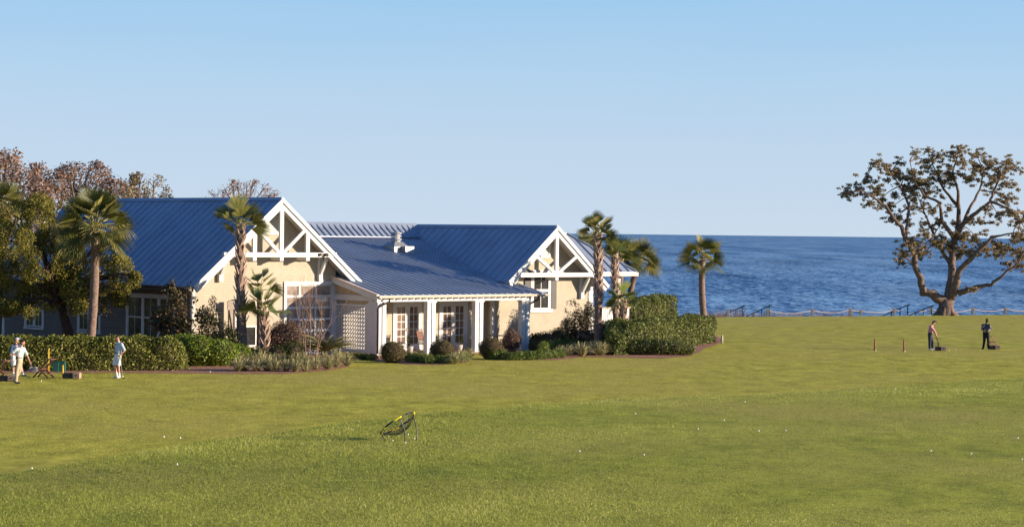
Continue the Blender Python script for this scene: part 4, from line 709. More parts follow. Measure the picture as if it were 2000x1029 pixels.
for cx, cy, rr in CL:
    dy = r_.uniform(-2.4, 2.4); c = OC(cx, cy, dy); near = min(ends, key=lambda e_: (e_[0] - c).length)[0]; tw.tube(limb_pts(near, c, .08, 4, int(cx)), [.07, .055, .04, .03, .018], 5, False); s_ = rr / 2.7075 * so_
    for k in range(5): d = Vector((r_.gauss(0, 1), r_.gauss(0, 1), r_.gauss(0, .8))).normalized(); tw.tube([c, c + d * s_ * .6, c + d * s_ * 1.1], [.022, .015, .008], 4, False)
    for k in range(20):
        d = Vector((r_.gauss(0, 1), r_.gauss(0, 1.2), r_.gauss(0, .8))).normalized(); cl.append((tuple(c + d * s_ * r_.uniform(.2, 2.0)), (s_ * r_.uniform(.25, .55), s_ * .5, s_ * r_.uniform(.13, .26))))
tw.build('twigs', M['bark'], oak, True)
V, rn = clumps_leaves(cl, 150, .135, .6, 1.0, -.7, 2.6, .55, 5); np_mesh('crown', V, 4, rn, M['oakleaf'], oak)

# --- hedges and shrubs
def surf_leaves(fn, n, size, aspect, spread, depth=.12):
    u = rng.random(n); v = rng.random(n); p, nn = fn(u, v); p = p - nn * np.abs(rng.normal(0, depth, (n, 1))); return leaves(p, nn, size, aspect, spread)
def hedge(name, A, Bp, th, h, leaf, label, dens=420, size=.11, seed=0, h2=None, group=None, cat='hedge', bulge=.12, end=.8):
    """A,B ground points of the front foot line; body extends th behind it"""
    A = Vector((A[0], A[1], 0)); Bv = Vector((Bp[0], Bp[1], 0)); h2 = h2 or h; ln = (Bv - A).length; ax = (Bv - A).normalized(); bk = Vector((-ax.y, ax.x, 0)); bk = bk if bk.y > 0 else -bk
    o = empty(name, A, 0, label, cat, group); area = ln * (2 * max(h, h2) + th) + 2 * th * h; n = int(area * dens); s = rng.random(n) * (ln + 2 * end * .5) - end * .5; per = rng.random(n)
    hh = h + (h2 - h) * np.clip(s / ln, 0, 1); q = per * (2 * max(h, h2) + th); hm = max(h, h2); fr_ = q < hm; tp_ = (q >= hm) & (q < hm + th); cz = np.where(fr_, q / hm, np.where(tp_, 1., 1 - (q - hm - th) / hm)); cx = np.where(fr_, -1., np.where(tp_, -1 + 2 * (q - hm) / th, 1.))
    cn = np.clip((cz - .82) / .18, 0, 1); ce = np.clip((np.abs(cx) - .75) / .25, 0, 1); cz = cz - .07 * ce ** 2 * tp_; cxp = cx * (1 - .13 * cn ** 2 * ~tp_); nx_ = np.where(tp_, np.sign(cx) * ce * .6, cx); nzz = np.where(tp_, 1., .12 + .7 * cn); cx = cxp
    ef = np.clip(np.minimum(s + end * .5, ln + end * .5 - s) / end, 0, 1) ** .45; 
    P0 = np.stack([s, (cx * ef * .5 + .5) * th, cz * hh * (.25 + .75 * ef)], 1); Nn = unit(np.stack([0 * s, nx_, nzz], 1) + np.stack([(s > ln - end * .4).astype(float) - (s < end * .4).astype(float), 0 * s, 0 * s], 1))
    # add the cross faces near the ends
    nz_ = snoise(P0, 2.2, seed) * bulge + snoise(P0, 5.5, seed + 1) * bulge * .7; P0 = P0 + Nn * nz_[:, None] - Nn * np.abs(rng.normal(0, .09, (n, 1)))
    W = np.outer(P0[:, 0], np.array(ax)) + np.outer(P0[:, 1], np.array(bk)); W[:, 2] += np.maximum(P0[:, 2], .02); NW = np.outer(Nn[:, 0], np.array(ax)) + np.outer(Nn[:, 1], np.array(bk)); NW[:, 2] += Nn[:, 2]
    V = leaves(W, NW, size, .6, .85); rn = np.clip(rng.random(n) * .8 + nz_ * 1.4 + .12, 0, 1); np_mesh('foliage', V, 4, rn, M[leaf], o)
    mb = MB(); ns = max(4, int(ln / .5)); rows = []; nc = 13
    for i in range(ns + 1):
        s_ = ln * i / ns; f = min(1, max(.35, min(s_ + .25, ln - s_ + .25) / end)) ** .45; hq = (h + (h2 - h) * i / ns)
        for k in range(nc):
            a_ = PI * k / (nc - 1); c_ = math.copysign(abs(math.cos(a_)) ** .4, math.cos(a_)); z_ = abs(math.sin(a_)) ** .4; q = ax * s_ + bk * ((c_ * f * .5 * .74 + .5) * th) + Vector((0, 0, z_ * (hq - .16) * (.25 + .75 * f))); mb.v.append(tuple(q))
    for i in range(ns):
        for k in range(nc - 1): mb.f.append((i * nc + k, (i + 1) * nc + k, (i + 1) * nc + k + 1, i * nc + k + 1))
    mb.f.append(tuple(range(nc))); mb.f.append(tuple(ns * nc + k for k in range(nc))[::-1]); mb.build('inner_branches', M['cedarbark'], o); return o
def hp(px, py): q = G(px, py); return (q.x, q.y)
def shrub(name, px, py, r, leaf, label, dens=450, size=.085, hfac=1., group=None, cat='shrub', clumps=None, back=None, gap=-.6, inner=.18, corer=.72, w_=None, seed=0, twig=0):
    q = Vector((*hp(px, py), 0)) if back is None else Vector((P(px, 600, back).x, back, 0)); rw = w_ or r
    o = empty(name, q, 0, label, cat, group); c = clumps or [((0, 0, r * hfac * .92), (rw, rw, r * hfac))]
    V, rn = clumps_leaves(c, dens, size, .6, .8, gap, 4., inner, seed or int(px)); k = V.reshape(-1, 4, 3)[:, 0, 2] > .0; V = V.reshape(-1, 4, 3)[k].reshape(-1, 3); rn = rn[k]
    np_mesh('foliage', V, 4, rn, M[leaf], o)
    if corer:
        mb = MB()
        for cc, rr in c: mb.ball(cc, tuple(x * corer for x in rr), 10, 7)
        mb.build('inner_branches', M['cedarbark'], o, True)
    if twig:
        mb = MB()
        for cc, rr in c: mb.tube(limb_pts((0, 0, 0), cc, .1, 4, int(px)), [.04, .03, .02, .015, .01], 5, False)
        mb.build('stems', M['cedarbark'], o)
    return o
hedge('hedge', hp(-40, 724), hp(352, 724), 1.5, 1.45, 'hedge', 'long clipped hedge running behind the golfers on the left', 520, .105, 1, 1.48)
# bright end of the hedge: overlapping mounds
q = Vector((*hp(400, 722), 0)); rel = lambda px, py, z, r: (tuple(Vector((*hp(px, py), z)) - q), r)
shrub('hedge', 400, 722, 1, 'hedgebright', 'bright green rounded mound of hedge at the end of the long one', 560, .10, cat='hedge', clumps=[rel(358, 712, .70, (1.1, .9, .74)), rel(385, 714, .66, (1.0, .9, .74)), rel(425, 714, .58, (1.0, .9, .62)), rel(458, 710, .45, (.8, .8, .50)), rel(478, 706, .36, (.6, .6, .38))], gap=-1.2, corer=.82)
hedge('hedge', hp(1233, 694), hp(1402, 669), 1.6, 1.68, 'hedgedark', 'big glossy hedge between right palms and the white bollard', 480, .115, 3, 1.55, end=1.2)
q1 = P(1232, 650, 134); q2 = P(1328, 650, 140); hedge('hedge', (q1.x, q1.y), (q2.x, q2.y), 1.6, 2.35, 'hedgedark', 'taller dark hedge behind the big one, below the lone palm', 420, .12, 5, 2.5, end=1.0)
SB = 'clipped ball shrubs along the porch'
for px, py, r, lb, s_ in [(766, 708, .60, 'round clipped shrub beside the downspout at porch left', 1), (863, 706, .62, 'round clipped shrub below the second porch column', 2), (959, 701, .62, 'round clipped shrub before the third porch column', 3), (1046, 688, .38, 'smallest dark ball shrub right of the last porch column', 4)]:
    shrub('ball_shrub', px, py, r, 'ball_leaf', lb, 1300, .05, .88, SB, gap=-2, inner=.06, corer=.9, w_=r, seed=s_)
def S(cx, cy, cz, a, b_, c): return ((cx, cy, cz), (a, b_, c))
shrub('magnolia_shrub', 350, 0, 1, 'magnolia', 'large loose magnolia with bronze leaves at the left wall corner', 210, .15, cat='shrub', back=107.5, clumps=[S(0, 0, 2.0, 1.1, .8, .75), S(-.8, 0, 2.2, .6, .6, .45), S(.1, 0, 2.9, .75, .6, .5), S(-.5, .1, 3.3, .4, .4, .35), S(.35, 0, 3.5, .22, .25, .40), S(1.0, 0, 2.0, .8, .7, .6), S(.2, 0, 1.2, 1.2, .8, .7), S(-.3, 0, 3.75, .15, .15, .25), S(-1.1, 0, 1.7, .4, .5, .35)], gap=-.1, inner=.3, corer=0, twig=1, seed=51)
shrub('loose_shrub', 430, 0, 1, 'shrub', 'green shrub in front of the weathered post', 300, .085, back=108.6, clumps=[S(0, 0, 1.3, 1.1, .7, .7), S(-.6, 0, 1.2, .6, .6, .6), S(-.2, 0, 2.1, .45, .4, .5), S(-.35, 0, 2.75, .22, .2, .35), S(.5, 0, 1.0, .6, .6, .6)], gap=-.2, inner=.3, corer=0, twig=1, seed=52)
shrub('mauve_shrub', 557, 0, 1, 'redshrub', 'dense purplish brown shrub left of the glazed door', 600, .075, back=111, clumps=[S(0, 0, .95, .95, .8, .95), S(.3, 0, .8, .8, .7, .8), S(-.3, -.1, .7, .7, .7, .7)], gap=-.6, inner=.2, corer=.8, seed=53)
shrub('low_shrub', 505, 0, 1, 'shrub', 'low green shrub around the feet of the left palms', 450, .08, back=107.2, clumps=[S(-.9, 0, .35, .6, .5, .4), S(0, -.2, .35, .7, .5, .42), S(.9, 0, .4, .7, .5, .5), S(1.6, .2, .5, .6, .5, .55)], gap=-.8, inner=.2, corer=.7, seed=54)
shrub('camellia_shrub', 1127, 0, 1, 'magnolia', 'tall dark glossy shrub against the small gable wall', 420, .085, back=122.6, clumps=[S(0, 0, 1.1, .95, .7, 1.0), S(-.2, 0, 2.2, .5, .4, .6), S(.65, 0, 1.5, .6, .6, .8), S(-.5, 0, .9, .6, .6, .8), S(.6, 0, 2.2, .3, .3, .5)], gap=-.3, inner=.28, corer=0, twig=1, seed=55)
shrub('pink_tipped_shrub', 1001, 0, 1, 'redshrub', 'reddish tipped shrub between porch table and last column', 600, .07, back=119.3, clumps=[S(0, 0, .62, .52, .45, .62)], gap=-.6, corer=.75, seed=56)
shrub('brown_tipped_shrub', 1070, 0, 1, 'ball_leaf', 'wide low olive shrub under the shuttered window', 600, .07, back=120.7, clumps=[S(0, 0, .55, .75, .5, .55), S(-.6, .2, .5, .5, .4, .5), S(.55, .3, .75, .5, .4, .5)], gap=-.6, corer=.75, seed=57)
shrub('green_shrub', 1198, 0, 1, 'shrub', 'green shrub filling the gap among the right palm trunks', 500, .085, back=121.8, clumps=[S(-.4, 0, .8, .7, .6, .85), S(.4, 0, .7, .6, .6, .7), S(-.9, .2, .5, .5, .5, .5)], gap=-.6, corer=.75, seed=58)
shrub('low_evergreen', 1290, 694, 1, 'hedgedark', 'knee high dark evergreen mounds before the big hedge', 500, .09, cat='ground cover', clumps=[S(-1.4, .3, .4, .7, .5, .42), S(-.7, .3, .42, .7, .5, .45), S(0, .3, .42, .7, .5, .45), S(.7, .4, .38, .7, .5, .4), S(1.3, .6, .3, .6, .5, .32)], gap=-1, corer=.75, seed=59)
# leafy ground cover strips
def strip(name, pts, h, leaf, label, seed, dens=500, size=.10):
    q = Vector((*hp(*pts[0]), 0)); o = empty(name, q, 0, label, 'ground cover'); cl = []
    for i in range(len(pts) - 1):
        a = Vector((*hp(*pts[i]), 0)) - q; b_ = Vector((*hp(*pts[i + 1]), 0)) - q; n = max(1, int((b_ - a).length / .35))
        for k in range(n): c = a.lerp(b_, k / n); cl.append(((c.x, c.y + random.uniform(-.2, .2), h * .45), (.33, .42, h * random.uniform(.5, .75))))
    V, rn = clumps_leaves(cl, dens, size, .35, .8, -1.5, 4, .3, seed, -.2); k = V.reshape(-1, 4, 3)[:, 0, 2] > 0; np_mesh('foliage', V.reshape(-1, 4, 3)[k].reshape(-1, 3), 4, rn[k], M[leaf], o); return o
strip('leafy_border', [(797, 706), (840, 710), (880, 710), (910, 704)], .42, 'cover', 'bright leafy border plants before the first two porch bays', 61)
strip('leafy_border', [(965, 702), (1000, 703), (1050, 702), (1100, 698)], .42, 'cover', 'leafy border plants at the foot of the last porch column', 62)
strip('leafy_border', [(1060, 692), (1110, 686), (1150, 682)], .6, 'cover', 'yellow green border plants under the tall glossy shrub', 63)
strip('shade_border', [(668, 700), (700, 701), (735, 704)], .3, 'hedgedark', 'dark low plants along the foot of the pierced screen', 64)
# striped grass clumps
def grass_proto(n=130, h=.5, leaf='liriope', name='grass_clump', spread=1.25, wd=.010):
    V = []; RN = []; r_ = random.Random(9)
    for i in range(n):
        a = r_.uniform(0, 2 * PI); s_ = Vector((math.cos(a), math.sin(a), 0)); w_ = Vector((-s_.y, s_.x, 0)) * wd; b_ = s_ * r_.uniform(0, .08); hh = h * r_.uniform(.7, 1.1); q_ = r_.random(); out = spread * (.15 + .85 * q_) * h; hh *= 1.12 - .5 * q_; m1 = b_ + s_ * out * .35 + Vector((0, 0, hh * .62)); m2 = b_ + s_ * out * .72 + Vector((0, 0, hh * (.98 - .25 * q_))); t = b_ + s_ * out * 1.05 + Vector((0, 0, hh * (1.0 - .6 * q_)))
        V += [b_ - w_, b_ + w_, m1 + w_, m1 - w_, m1 - w_, m1 + w_, m2 + w_ * .8, m2 - w_ * .8, m2 - w_ * .8, m2 + w_ * .8, t + w_ * .1, t - w_ * .1]; q = r_.random(); RN += [q * .8, q, q]
    o = np_mesh(name, np.array([tuple(v) for v in V]), 4, np.array(RN), M[leaf]); return o
gp = grass_proto(); first = True
spots = [(462 + i * 19.5 + random.uniform(-4, 4), 725 - (2.5 * max(0, i - 7)) + random.uniform(-1, 1), 0) for i in range(12)] + [(470 + i * 21 + random.uniform(-4, 4), 713 - 1.6 * max(0, i - 6) + random.uniform(-1, 1), 0) for i in range(10)] + [(1095 + i * 13 + random.uniform(-2, 2), 694 + random.uniform(-2, 2), 1) for i in range(8)] + [(1088 + i * 15, 687 + random.uniform(-1, 1), 1) for i in range(6)] + [(900, 708, 2), (915, 702, 2), (888, 711, 2)]
lab = ['pale striped grass clump in the bed before the glazed door', 'pale striped grass clump at the foot of the small gable', 'thin grass clump at the right end of the porch border']
grp = ['striped grass clumps left', 'striped grass clumps right', 'porch border grass clumps']
for px, py, k in spots:
    o = gp if first else gp.copy()
    if not first: col.objects.link(o)
    first = False; q = hp(px, py); o.location = (q[0], q[1], 0); o.rotation_euler = (0, 0, random.uniform(0, 6.28)); s_ = random.uniform(.85, 1.2); o.scale = (s_ * 1.35, s_ * 1.35, s_ * 1.15); tag(o, lab[k], 'grass clump', grp[k])
# sago palm
def sago(px, py, n, ln, label):
    q = Vector((*hp(px, py), 0)); o = empty('sago_palm', q, 0, label, 'cycad'); V = []; RN = []; pm = MB(); r_ = random.Random(3)
    mb = MB(); mb.tube([(0, 0, 0), (0, 0, .35)], [.2, .17], 10); mb.build('trunk', M['palmtrunk'], o, True)
    for i in range(n):
        a = i * 2.4; el = r_.uniform(.35, 1.25); L1 = ln * r_.uniform(.8, 1.1); d = Vector((math.cos(a), math.sin(a), 0)); pts = []
        for k in range(11): t = k / 10; pts.append(d * (L1 * t * math.cos(el * (1 - .55 * t))) + Vector((0, 0, .32 + L1 * t * math.sin(el * (1 - .5 * t)))))
        pm.tube(pts, [.016] * 10 + [.006], 4, False)
        for k in range(1, 44):
            t = k / 44 * 10; j = min(9, int(t)); p = pts[j].lerp(pts[j + 1], t - j); tg = (pts[j + 1] - pts[j]).normalized(); s_ = tg.cross(Vector((0, 0, 1))).normalized(); ll = .17 * math.sin(PI * min(1, k / 44 + .12)) + .04
            for sg in (-1, 1): e_ = p + (s_ * sg * .8 + tg * .5 + Vector((0, 0, .35))) .normalized() * ll; V += [p - tg * .008, p + tg * .008, e_ + tg * .003, e_ - tg * .003]; RN.append(r_.random())
    pm.build('leaf_stalks', M['petiole'], o); np_mesh('crown', np.array([tuple(v) for v in V]), 4, np.array(RN), M['sago'], o); return o
sago(633, 703, 70, 1.55, 'dark spiky sago palm before the pierced screen')
# bare crape myrtle
q = Vector((*hp(603, 712), 0)); o = empty('bare_shrub', q, 0, 'bare leafless crape myrtle with fine upright twigs before glazed door', 'shrub'); mb = MB(); r_ = random.Random(12)
def grow(p, d, ln, r, lev):
    e_ = p + d * ln; m_ = p.lerp(e_, .5) + Vector((r_.gauss(0, .02), r_.gauss(0, .02), 0)); mb.tube([p, m_, e_], [r, r * .85, r * .7], 5, False)
    if lev == 0: return
    for k in range(2 if lev > 3 else r_.choice((2, 2, 3))):
        nd = (d + Vector((r_.gauss(0, .22), r_.gauss(0, .22), .12))).normalized(); grow(e_, nd, ln * r_.uniform(.62, .85), r * .66, lev - 1)
for dx, lx in ((-.06, -.10), (.05, .02), (.3, .13), (.22, .28), (-.02, -.22)): grow(Vector((dx, r_.uniform(-.1, .1), 0)), Vector((lx, 0, 1)).normalized(), 1.15, .026, 5)
mb.build('branches', M['twig'], o)
# potted plants on the porch
for u, w_, lb in ((2.5, .55, 'spiky potted plant behind the left ball shrub'), (5.75, .5, 'spiky potted plant left of the right French doors'), (4.75, 1.2, 'small potted plant right of the left French doors')):
    o = empty('potted_plant', Bw(u, w_, .08), 0, lb, 'plant', 'potted plants on the porch'); mb = MB(); mb.tube([(0, 0, 0), (0, 0, .35)], [.13, .19], 14); mb.build('pot', M['stone'], o, True)
    V = []; RN = []; hs = .55 if u < 4.7 or u > 5 else .4
    for s_ in range(3):
        c = Vector((random.uniform(-.1, .1), random.uniform(-.1, .1), .35 + .18 * s_))
        for k in range(26): d = Vector((random.gauss(0, 1), random.gauss(0, 1), random.uniform(.2, 1.2))).normalized(); e_ = c + d * hs * random.uniform(.6, 1); sd_ = d.cross(Vector((0, 0, 1))).normalized() * .02; V += [c - sd_, c + sd_, e_ + sd_ * .1 - Vector((0, 0, .05)), e_ - sd_ * .1 - Vector((0, 0, .05))]; RN.append(random.random())
    np_mesh('leaves', np.array([tuple(v) for v in V]), 4, np.array(RN), M['cover'], o)
# dune grass beyond the lawn edge
n = 5200; x = rng.uniform(14, 27, n); x = np.concatenate([x, rng.uniform(-5, 16, 3500)]); y = np.array([edge_y(a) for a in x]) + rng.uniform(.6, 4.5, len(x)); z = -.15 - (y - np.array([edge_y(a) for a in x])) * .42; fade = np.clip((26.5 - x) / 6, .15, 1); keep = rng.random(len(x)) < fade; x, y, z = x[keep], y[keep], z[keep]; n = len(x)
h = (.75 + .45 * rng.random(n)) * np.where(snoise(np.stack([x, y, 0 * x], 1), 1.3) > .45, 1.25, .8); a = rng.uniform(0, PI, n); p = np.stack([x, y, z], 1); wv = np.stack([np.cos(a), np.sin(a), 0 * a], 1) * .02; V = np.empty((n, 3, 3)); V[:, 0] = p - wv; V[:, 1] = p + wv; V[:, 2] = p + np.stack([rng.normal(0, .25, n), rng.normal(0, .25, n), h], 1)
tag(np_mesh('dune_grass', V.reshape(-1, 3), 3, rng.random(n), M['dune']), 'reddish brown dune grass along the top of the beach', 'grass', kind='stuff')
# ------------------------------------------------------------ people
def blob(name, segs, mat, parent, vox=.014, smooth=6):
    """one continuous surface from tapered capsules: segs = (a, ra, b, rb) or (centre, (rx,ry,rz))"""
    mb = MB()
    for s_ in segs:
        if len(s_) == 2: mb.ball(s_[0], s_[1], 14, 10)
        else:
            a, ra, b, rb = s_; a = Vector(a); b = Vector(b); mb.tube([a, a.lerp(b, .5), b], [ra, (ra + rb) / 2, rb], 12); mb.ball(a, ra, 12, 8); mb.ball(b, rb, 12, 8)
    o = mb.build(name, mat, parent, True); m_ = o.modifiers.new('remesh', 'REMESH'); m_.mode = 'VOXEL'; m_.voxel_size = vox; m_.use_smooth_shade = True
    if smooth: q = o.modifiers.new('smooth', 'SMOOTH'); q.iterations = smooth; q.factor = .5
    return o
def hand(wr, tip, r_=1.0, side=Vector((0, 1, 0)), curl=.5):
    """palm, four fingers and a thumb from the wrist towards tip"""
    wr = Vector(wr); d = (Vector(tip) - wr).normalized(); sd_ = (Vector(side) - d * Vector(side).dot(d)).normalized(); n_ = d.cross(sd_); pc = wr + d * .05; out = [(wr, .026, pc, .03), (pc + sd_ * .018, .02, pc + d * .045 + sd_ * .028, .014), (pc - sd_ * .018, .02, pc + d * .045 - sd_ * .028, .014)]
    for k, (o_, l_) in enumerate(((-.030, .058), (-.010, .070), (.010, .066), (.030, .052))):
        b0 = pc + d * .042 + sd_ * o_; b1 = b0 + d * l_ * .5 + n_ * (.012 * curl); b2 = b1 + (d * (1 - curl * .7) + n_ * curl).normalized() * l_ * .5; out += [(b0, .0095, b1, .009), (b1, .009, b2, .008)]
    t0 = pc - d * .02 + sd_ * .03; t1 = t0 + (d * .6 + sd_ * .9).normalized() * .03; out += [(t0, .012, t1, .011), (t1, .011, t1 + (d + n_ * .5).normalized() * .028, .009)]
    return out
def person(loc, J, label, look, sc_=1.0, skin='skin', hair='hair', top='shirt_blue', bot='khaki', shoe='shoe', shorts=False, cap=None, sleeve=.55, belt=True, socks=False, hairr=1.0, longtop=.0):
    """J: joints in metres relative to loc. look: heading of the face"""
    o = empty('person', loc, 0, label, 'person'); o.scale = (sc_,) * 3; v = {k: Vector(p) for k, p in J.items()}; lk = Vector((math.cos(R(look)), math.sin(R(look)), 0))
    H_ = v['head']; N_ = v['neck']; sl, sr, hl, hr = v['shl'], v['shr'], v['hipl'], v['hipr']; mc = (sl + sr) / 2; mh = (hl + hr) / 2; ax = (sl - sr).normalized(); side_ = Vector((-lk.y, lk.x, 0))
    nod = J.get('nod', 0) if False else 0; up_ = (H_ - N_).normalized()
    B_ = [(H_, (.078, .078, .10)), (H_ + up_ * .045 - lk * .012, (.083, .080, .075)), (H_ + lk * .045 - up_ * .055, (.045, .042, .045)), (H_ + lk * .088 - up_ * .012, .012, H_ + lk * .102 - up_ * .035, .015), (N_ - Vector((0, 0, .05)), .058, H_ - up_ * .05 - lk * .012, .052)]
    for s_ in (-1, 1): B_.append((H_ + side_ * .078 * s_ - up_ * .01, (.014, .014, .028))); 
    B_ += [(H_ + lk * .082 - up_ * .06 + side_ * .02, .011, H_ + lk * .082 - up_ * .06 - side_ * .02, .011)]
    B_ += [(sl * .9 + mc * .1, .062, sr * .9 + mc * .1, .062), (mc, .10, mh + Vector((0, 0, .1)), .09), (mc.lerp(mh, .35) + ax * .05, .10, mc.lerp(mh, .35) - ax * .05, .10), (hl, .085, hr, .085)]
    for s_ in 'lr':
        sh, el, wr = v['sh' + s_], v['el' + s_], v['wr' + s_]; B_ += [(sh, .052, el, .038), (el, .038, wr, .024)]; B_ += hand(wr, v.get('ha' + s_, wr + (wr - el)), 1, lk, .7)
        hp_, kn, an = v['hip' + s_], v['kn' + s_], v['an' + s_]; ft = v['ft' + s_]; mid = kn.lerp(an, .3); B_ += [(hp_, .088, kn, .055), (kn, .053, mid, .056), (mid, .056, an, .036), (an, .038, ft, .03)]
    body = blob('body', B_, M[skin], o, .012, 3)
    for s_ in (-1, 1): mb = MB(); mb.ball(H_ + lk * .070 + side_ * .030 * s_ + up_ * .004, .011, 8, 6); mb.build('eye', M['dark'], o, True)
    if cap:
        blob('cap', [(H_ + up_ * .055 - lk * .005, (.094, .092, .062)), (H_ + up_ * .05 + lk * .07, .02, H_ + up_ * .04 + lk * .145, .012), (H_ + up_ * .05 + lk * .07 + side_ * .04, .016, H_ + up_ * .042 + lk * .13 + side_ * .03, .010), (H_ + up_ * .05 + lk * .07 - side_ * .04, .016, H_ + up_ * .042 + lk * .13 - side_ * .03, .010)], M[cap], o, .01, 2)
    blob('hair', [(H_ + up_ * (.035 if cap else .06) - lk * .022, (.088, .086, .055 if cap else .066)), (H_ - lk * .048 - up_ * .005, (.052, .072, .07))], M[hair], o, .01, 2)
    T_ = [(sl, .074, sr, .074), (mc - Vector((0, 0, .07)) + ax * .06, .118, mc - Vector((0, 0, .07)) - ax * .06, .118), (mc.lerp(mh, .3) + ax * .06, .118, mh + Vector((0, 0, .12 - longtop)) + ax * .05, .118), (mc.lerp(mh, .3) - ax * .06, .118, mh + Vector((0, 0, .12 - longtop)) - ax * .05, .118), (N_ - Vector((0, 0, .06)), .075, N_ - Vector((0, 0, .015)), .062)]
    for s_ in 'lr': sh, el, wr = v['sh' + s_], v['el' + s_], v['wr' + s_]; T_.append((sh, .072, sh.lerp(el, min(1, sleeve * 1.6)), .062));
    if sleeve > .9:
        for s_ in 'lr': T_.append((v['el' + s_], .055, v['wr' + s_].lerp(v['el' + s_], .08), .042))
    blob('top', T_, M[top], o, .014, 3)
    L_ = [(hl + Vector((0, 0, .06)), .108, hr + Vector((0, 0, .06)), .108), (hl, .112, hr, .112)]
    for s_ in 'lr':
        hp_, kn, an = v['hip' + s_], v['kn' + s_], v['an' + s_]
        if shorts: L_.append((hp_, .112, hp_.lerp(kn, .80), .098))
        else: L_ += [(hp_, .108, kn, .078), (kn, .078, an + Vector((0, 0, .03)), .064)]
    blob('shorts' if shorts else 'trousers', L_, M[bot], o, .014, 3)
    if belt:
        mb = MB(); c_ = mh + Vector((0, 0, .135)); pts = [c_ + ax * math.cos(a) * .168 + Vector((-ax.y, ax.x, 0)).normalized() * math.sin(a) * .128 for a in np.linspace(0, 2 * PI, 21)]; mb.tube(pts, .019, 6); mb.build('belt', M['belt'], o, True)
    for s_ in 'lr':
        an, ft = v['an' + s_], v['ft' + s_]; blob('shoe', [(an - Vector((0, 0, .035)) - (ft - an).normalized() * .02, .046, ft, .042), (an + Vector((0, 0, -.01)), (.048, .048, .04))], M[shoe], o, .01, 2)
        if socks: kn = v['kn' + s_]; blob('sock', [(an + Vector((0, 0, .0)), .045, an.lerp(kn, .28), .05)], M['sock'], o, .01, 2)
    return o
def club(a, b, label, head=Vector((.06, 0, 0))):
    a = Vector(a); b = Vector(b); o = empty('golf_club', b, 0, label, 'golf club'); a = a - b; mb = MB(); mb.tube([(0, 0, .02), a * .75], .0065, 6); mb.build('shaft', M['club'], o); mb = MB(); mb.tube([a * .75, a], .013, 8); mb.build('grip', M['black'], o)
    mb = MB(); mb.hexa([(-.02, -.012, 0), (head.x + .03, head.y - .012, 0), (head.x + .03, head.y + .02, 0), (-.02, .02, 0)], [(-.015, -.006, .04), (head.x, head.y - .006, .055), (head.x, head.y + .012, .055), (-.015, .012, .04)]); mb.build('club_head', M['club'], o)
# 1 man in white shorts
L1 = G(231, 738)
person(L1, dict(head=(-.05, -.02, 1.655), neck=(.0, 0, 1.50), shl=(.14, -.12, 1.40), shr=(-.07, .15, 1.41), ell=(.27, -.12, 1.15), wrl=(.12, -.16, .98), hal=(.08, -.17, .92), elr=(-.13, .20, 1.14), wrr=(-.06, .02, 1.02), har=(0, -.04, .98),
    hipl=(.02, -.08, .91), hipr=(-.08, .09, .91), knl=(.02, -.10, .49), anl=(.05, -.08, .09), ftl=(.0, -.22, .045), knr=(-.17, -.02, .52), anr=(-.06, .05, .10), ftr=(-.14, -.08, .045)),
    'man in white shorts and pale blue polo looking down before the hedge', 212, 1.0, top='shirt_blue', bot='shorts', shorts=True, socks=True)
club(L1 + Vector((.10, -.17, .95)), L1 + Vector((.24, -.30, 0)), 'golf club leaned on by the man in white shorts')
# 2 man walking in khaki trousers
L2 = G(31, 749)
person(L2, dict(head=(.265, -.02, 1.63), neck=(.20, 0, 1.49), shl=(.26, .16, 1.38), shr=(.05, -.16, 1.37), ell=(.39, .20, 1.12), wrl=(.52, .14, .86), hal=(.55, .12, .79), elr=(-.11, -.22, 1.24), wrr=(.03, -.24, 1.12), har=(.09, -.2, 1.09),
    hipl=(.14, .09, .90), hipr=(.12, -.09, .90), knl=(.12, .10, .50), anl=(-.08, .10, .12), ftl=(.04, .09, .05), knr=(.05, -.09, .50), anr=(.03, -.10, .09), ftr=(.17, -.12, .045)),
    'dark haired man in patterned polo and khaki trousers walking right, arm swinging', -8, 1.0, top='polo', bot='khaki', shoe='shoedk')
club(L2 + Vector((.10, -.25, 1.10)), L2 + Vector((-.30, -.30, .35)), 'golf club carried low by the walking man in khaki trousers', Vector((-.06, 0, 0)))
# 3 youth with cap behind him
L3 = G(33, 737)
person(L3, dict(head=(-.02, 0, 1.54), neck=(-.06, 0, 1.40), shl=(.08, .14, 1.30), shr=(-.20, -.10, 1.27), ell=(.12, .2, 1.02), wrl=(.16, .1, .80), hal=(.18, .1, .73), elr=(-.25, -.14, 1.00), wrr=(-.15, -.14, .72), har=(-.13, -.14, .65),
    hipl=(-.04, .08, .84), hipr=(-.14, -.07, .84), knl=(.14, .06, .47), anl=(.24, .06, .12), ftl=(.37, .05, .09), knr=(-.15, -.06, .46), anr=(-.15, .0, .10), ftr=(-.04, -.02, .045)),
    'boy in white and blue cap and navy shirt stepping behind the khaki man', -15, 1.0, top='navy', bot='shorts', shorts=True, socks=True, cap='cap', shoe='shoedk')
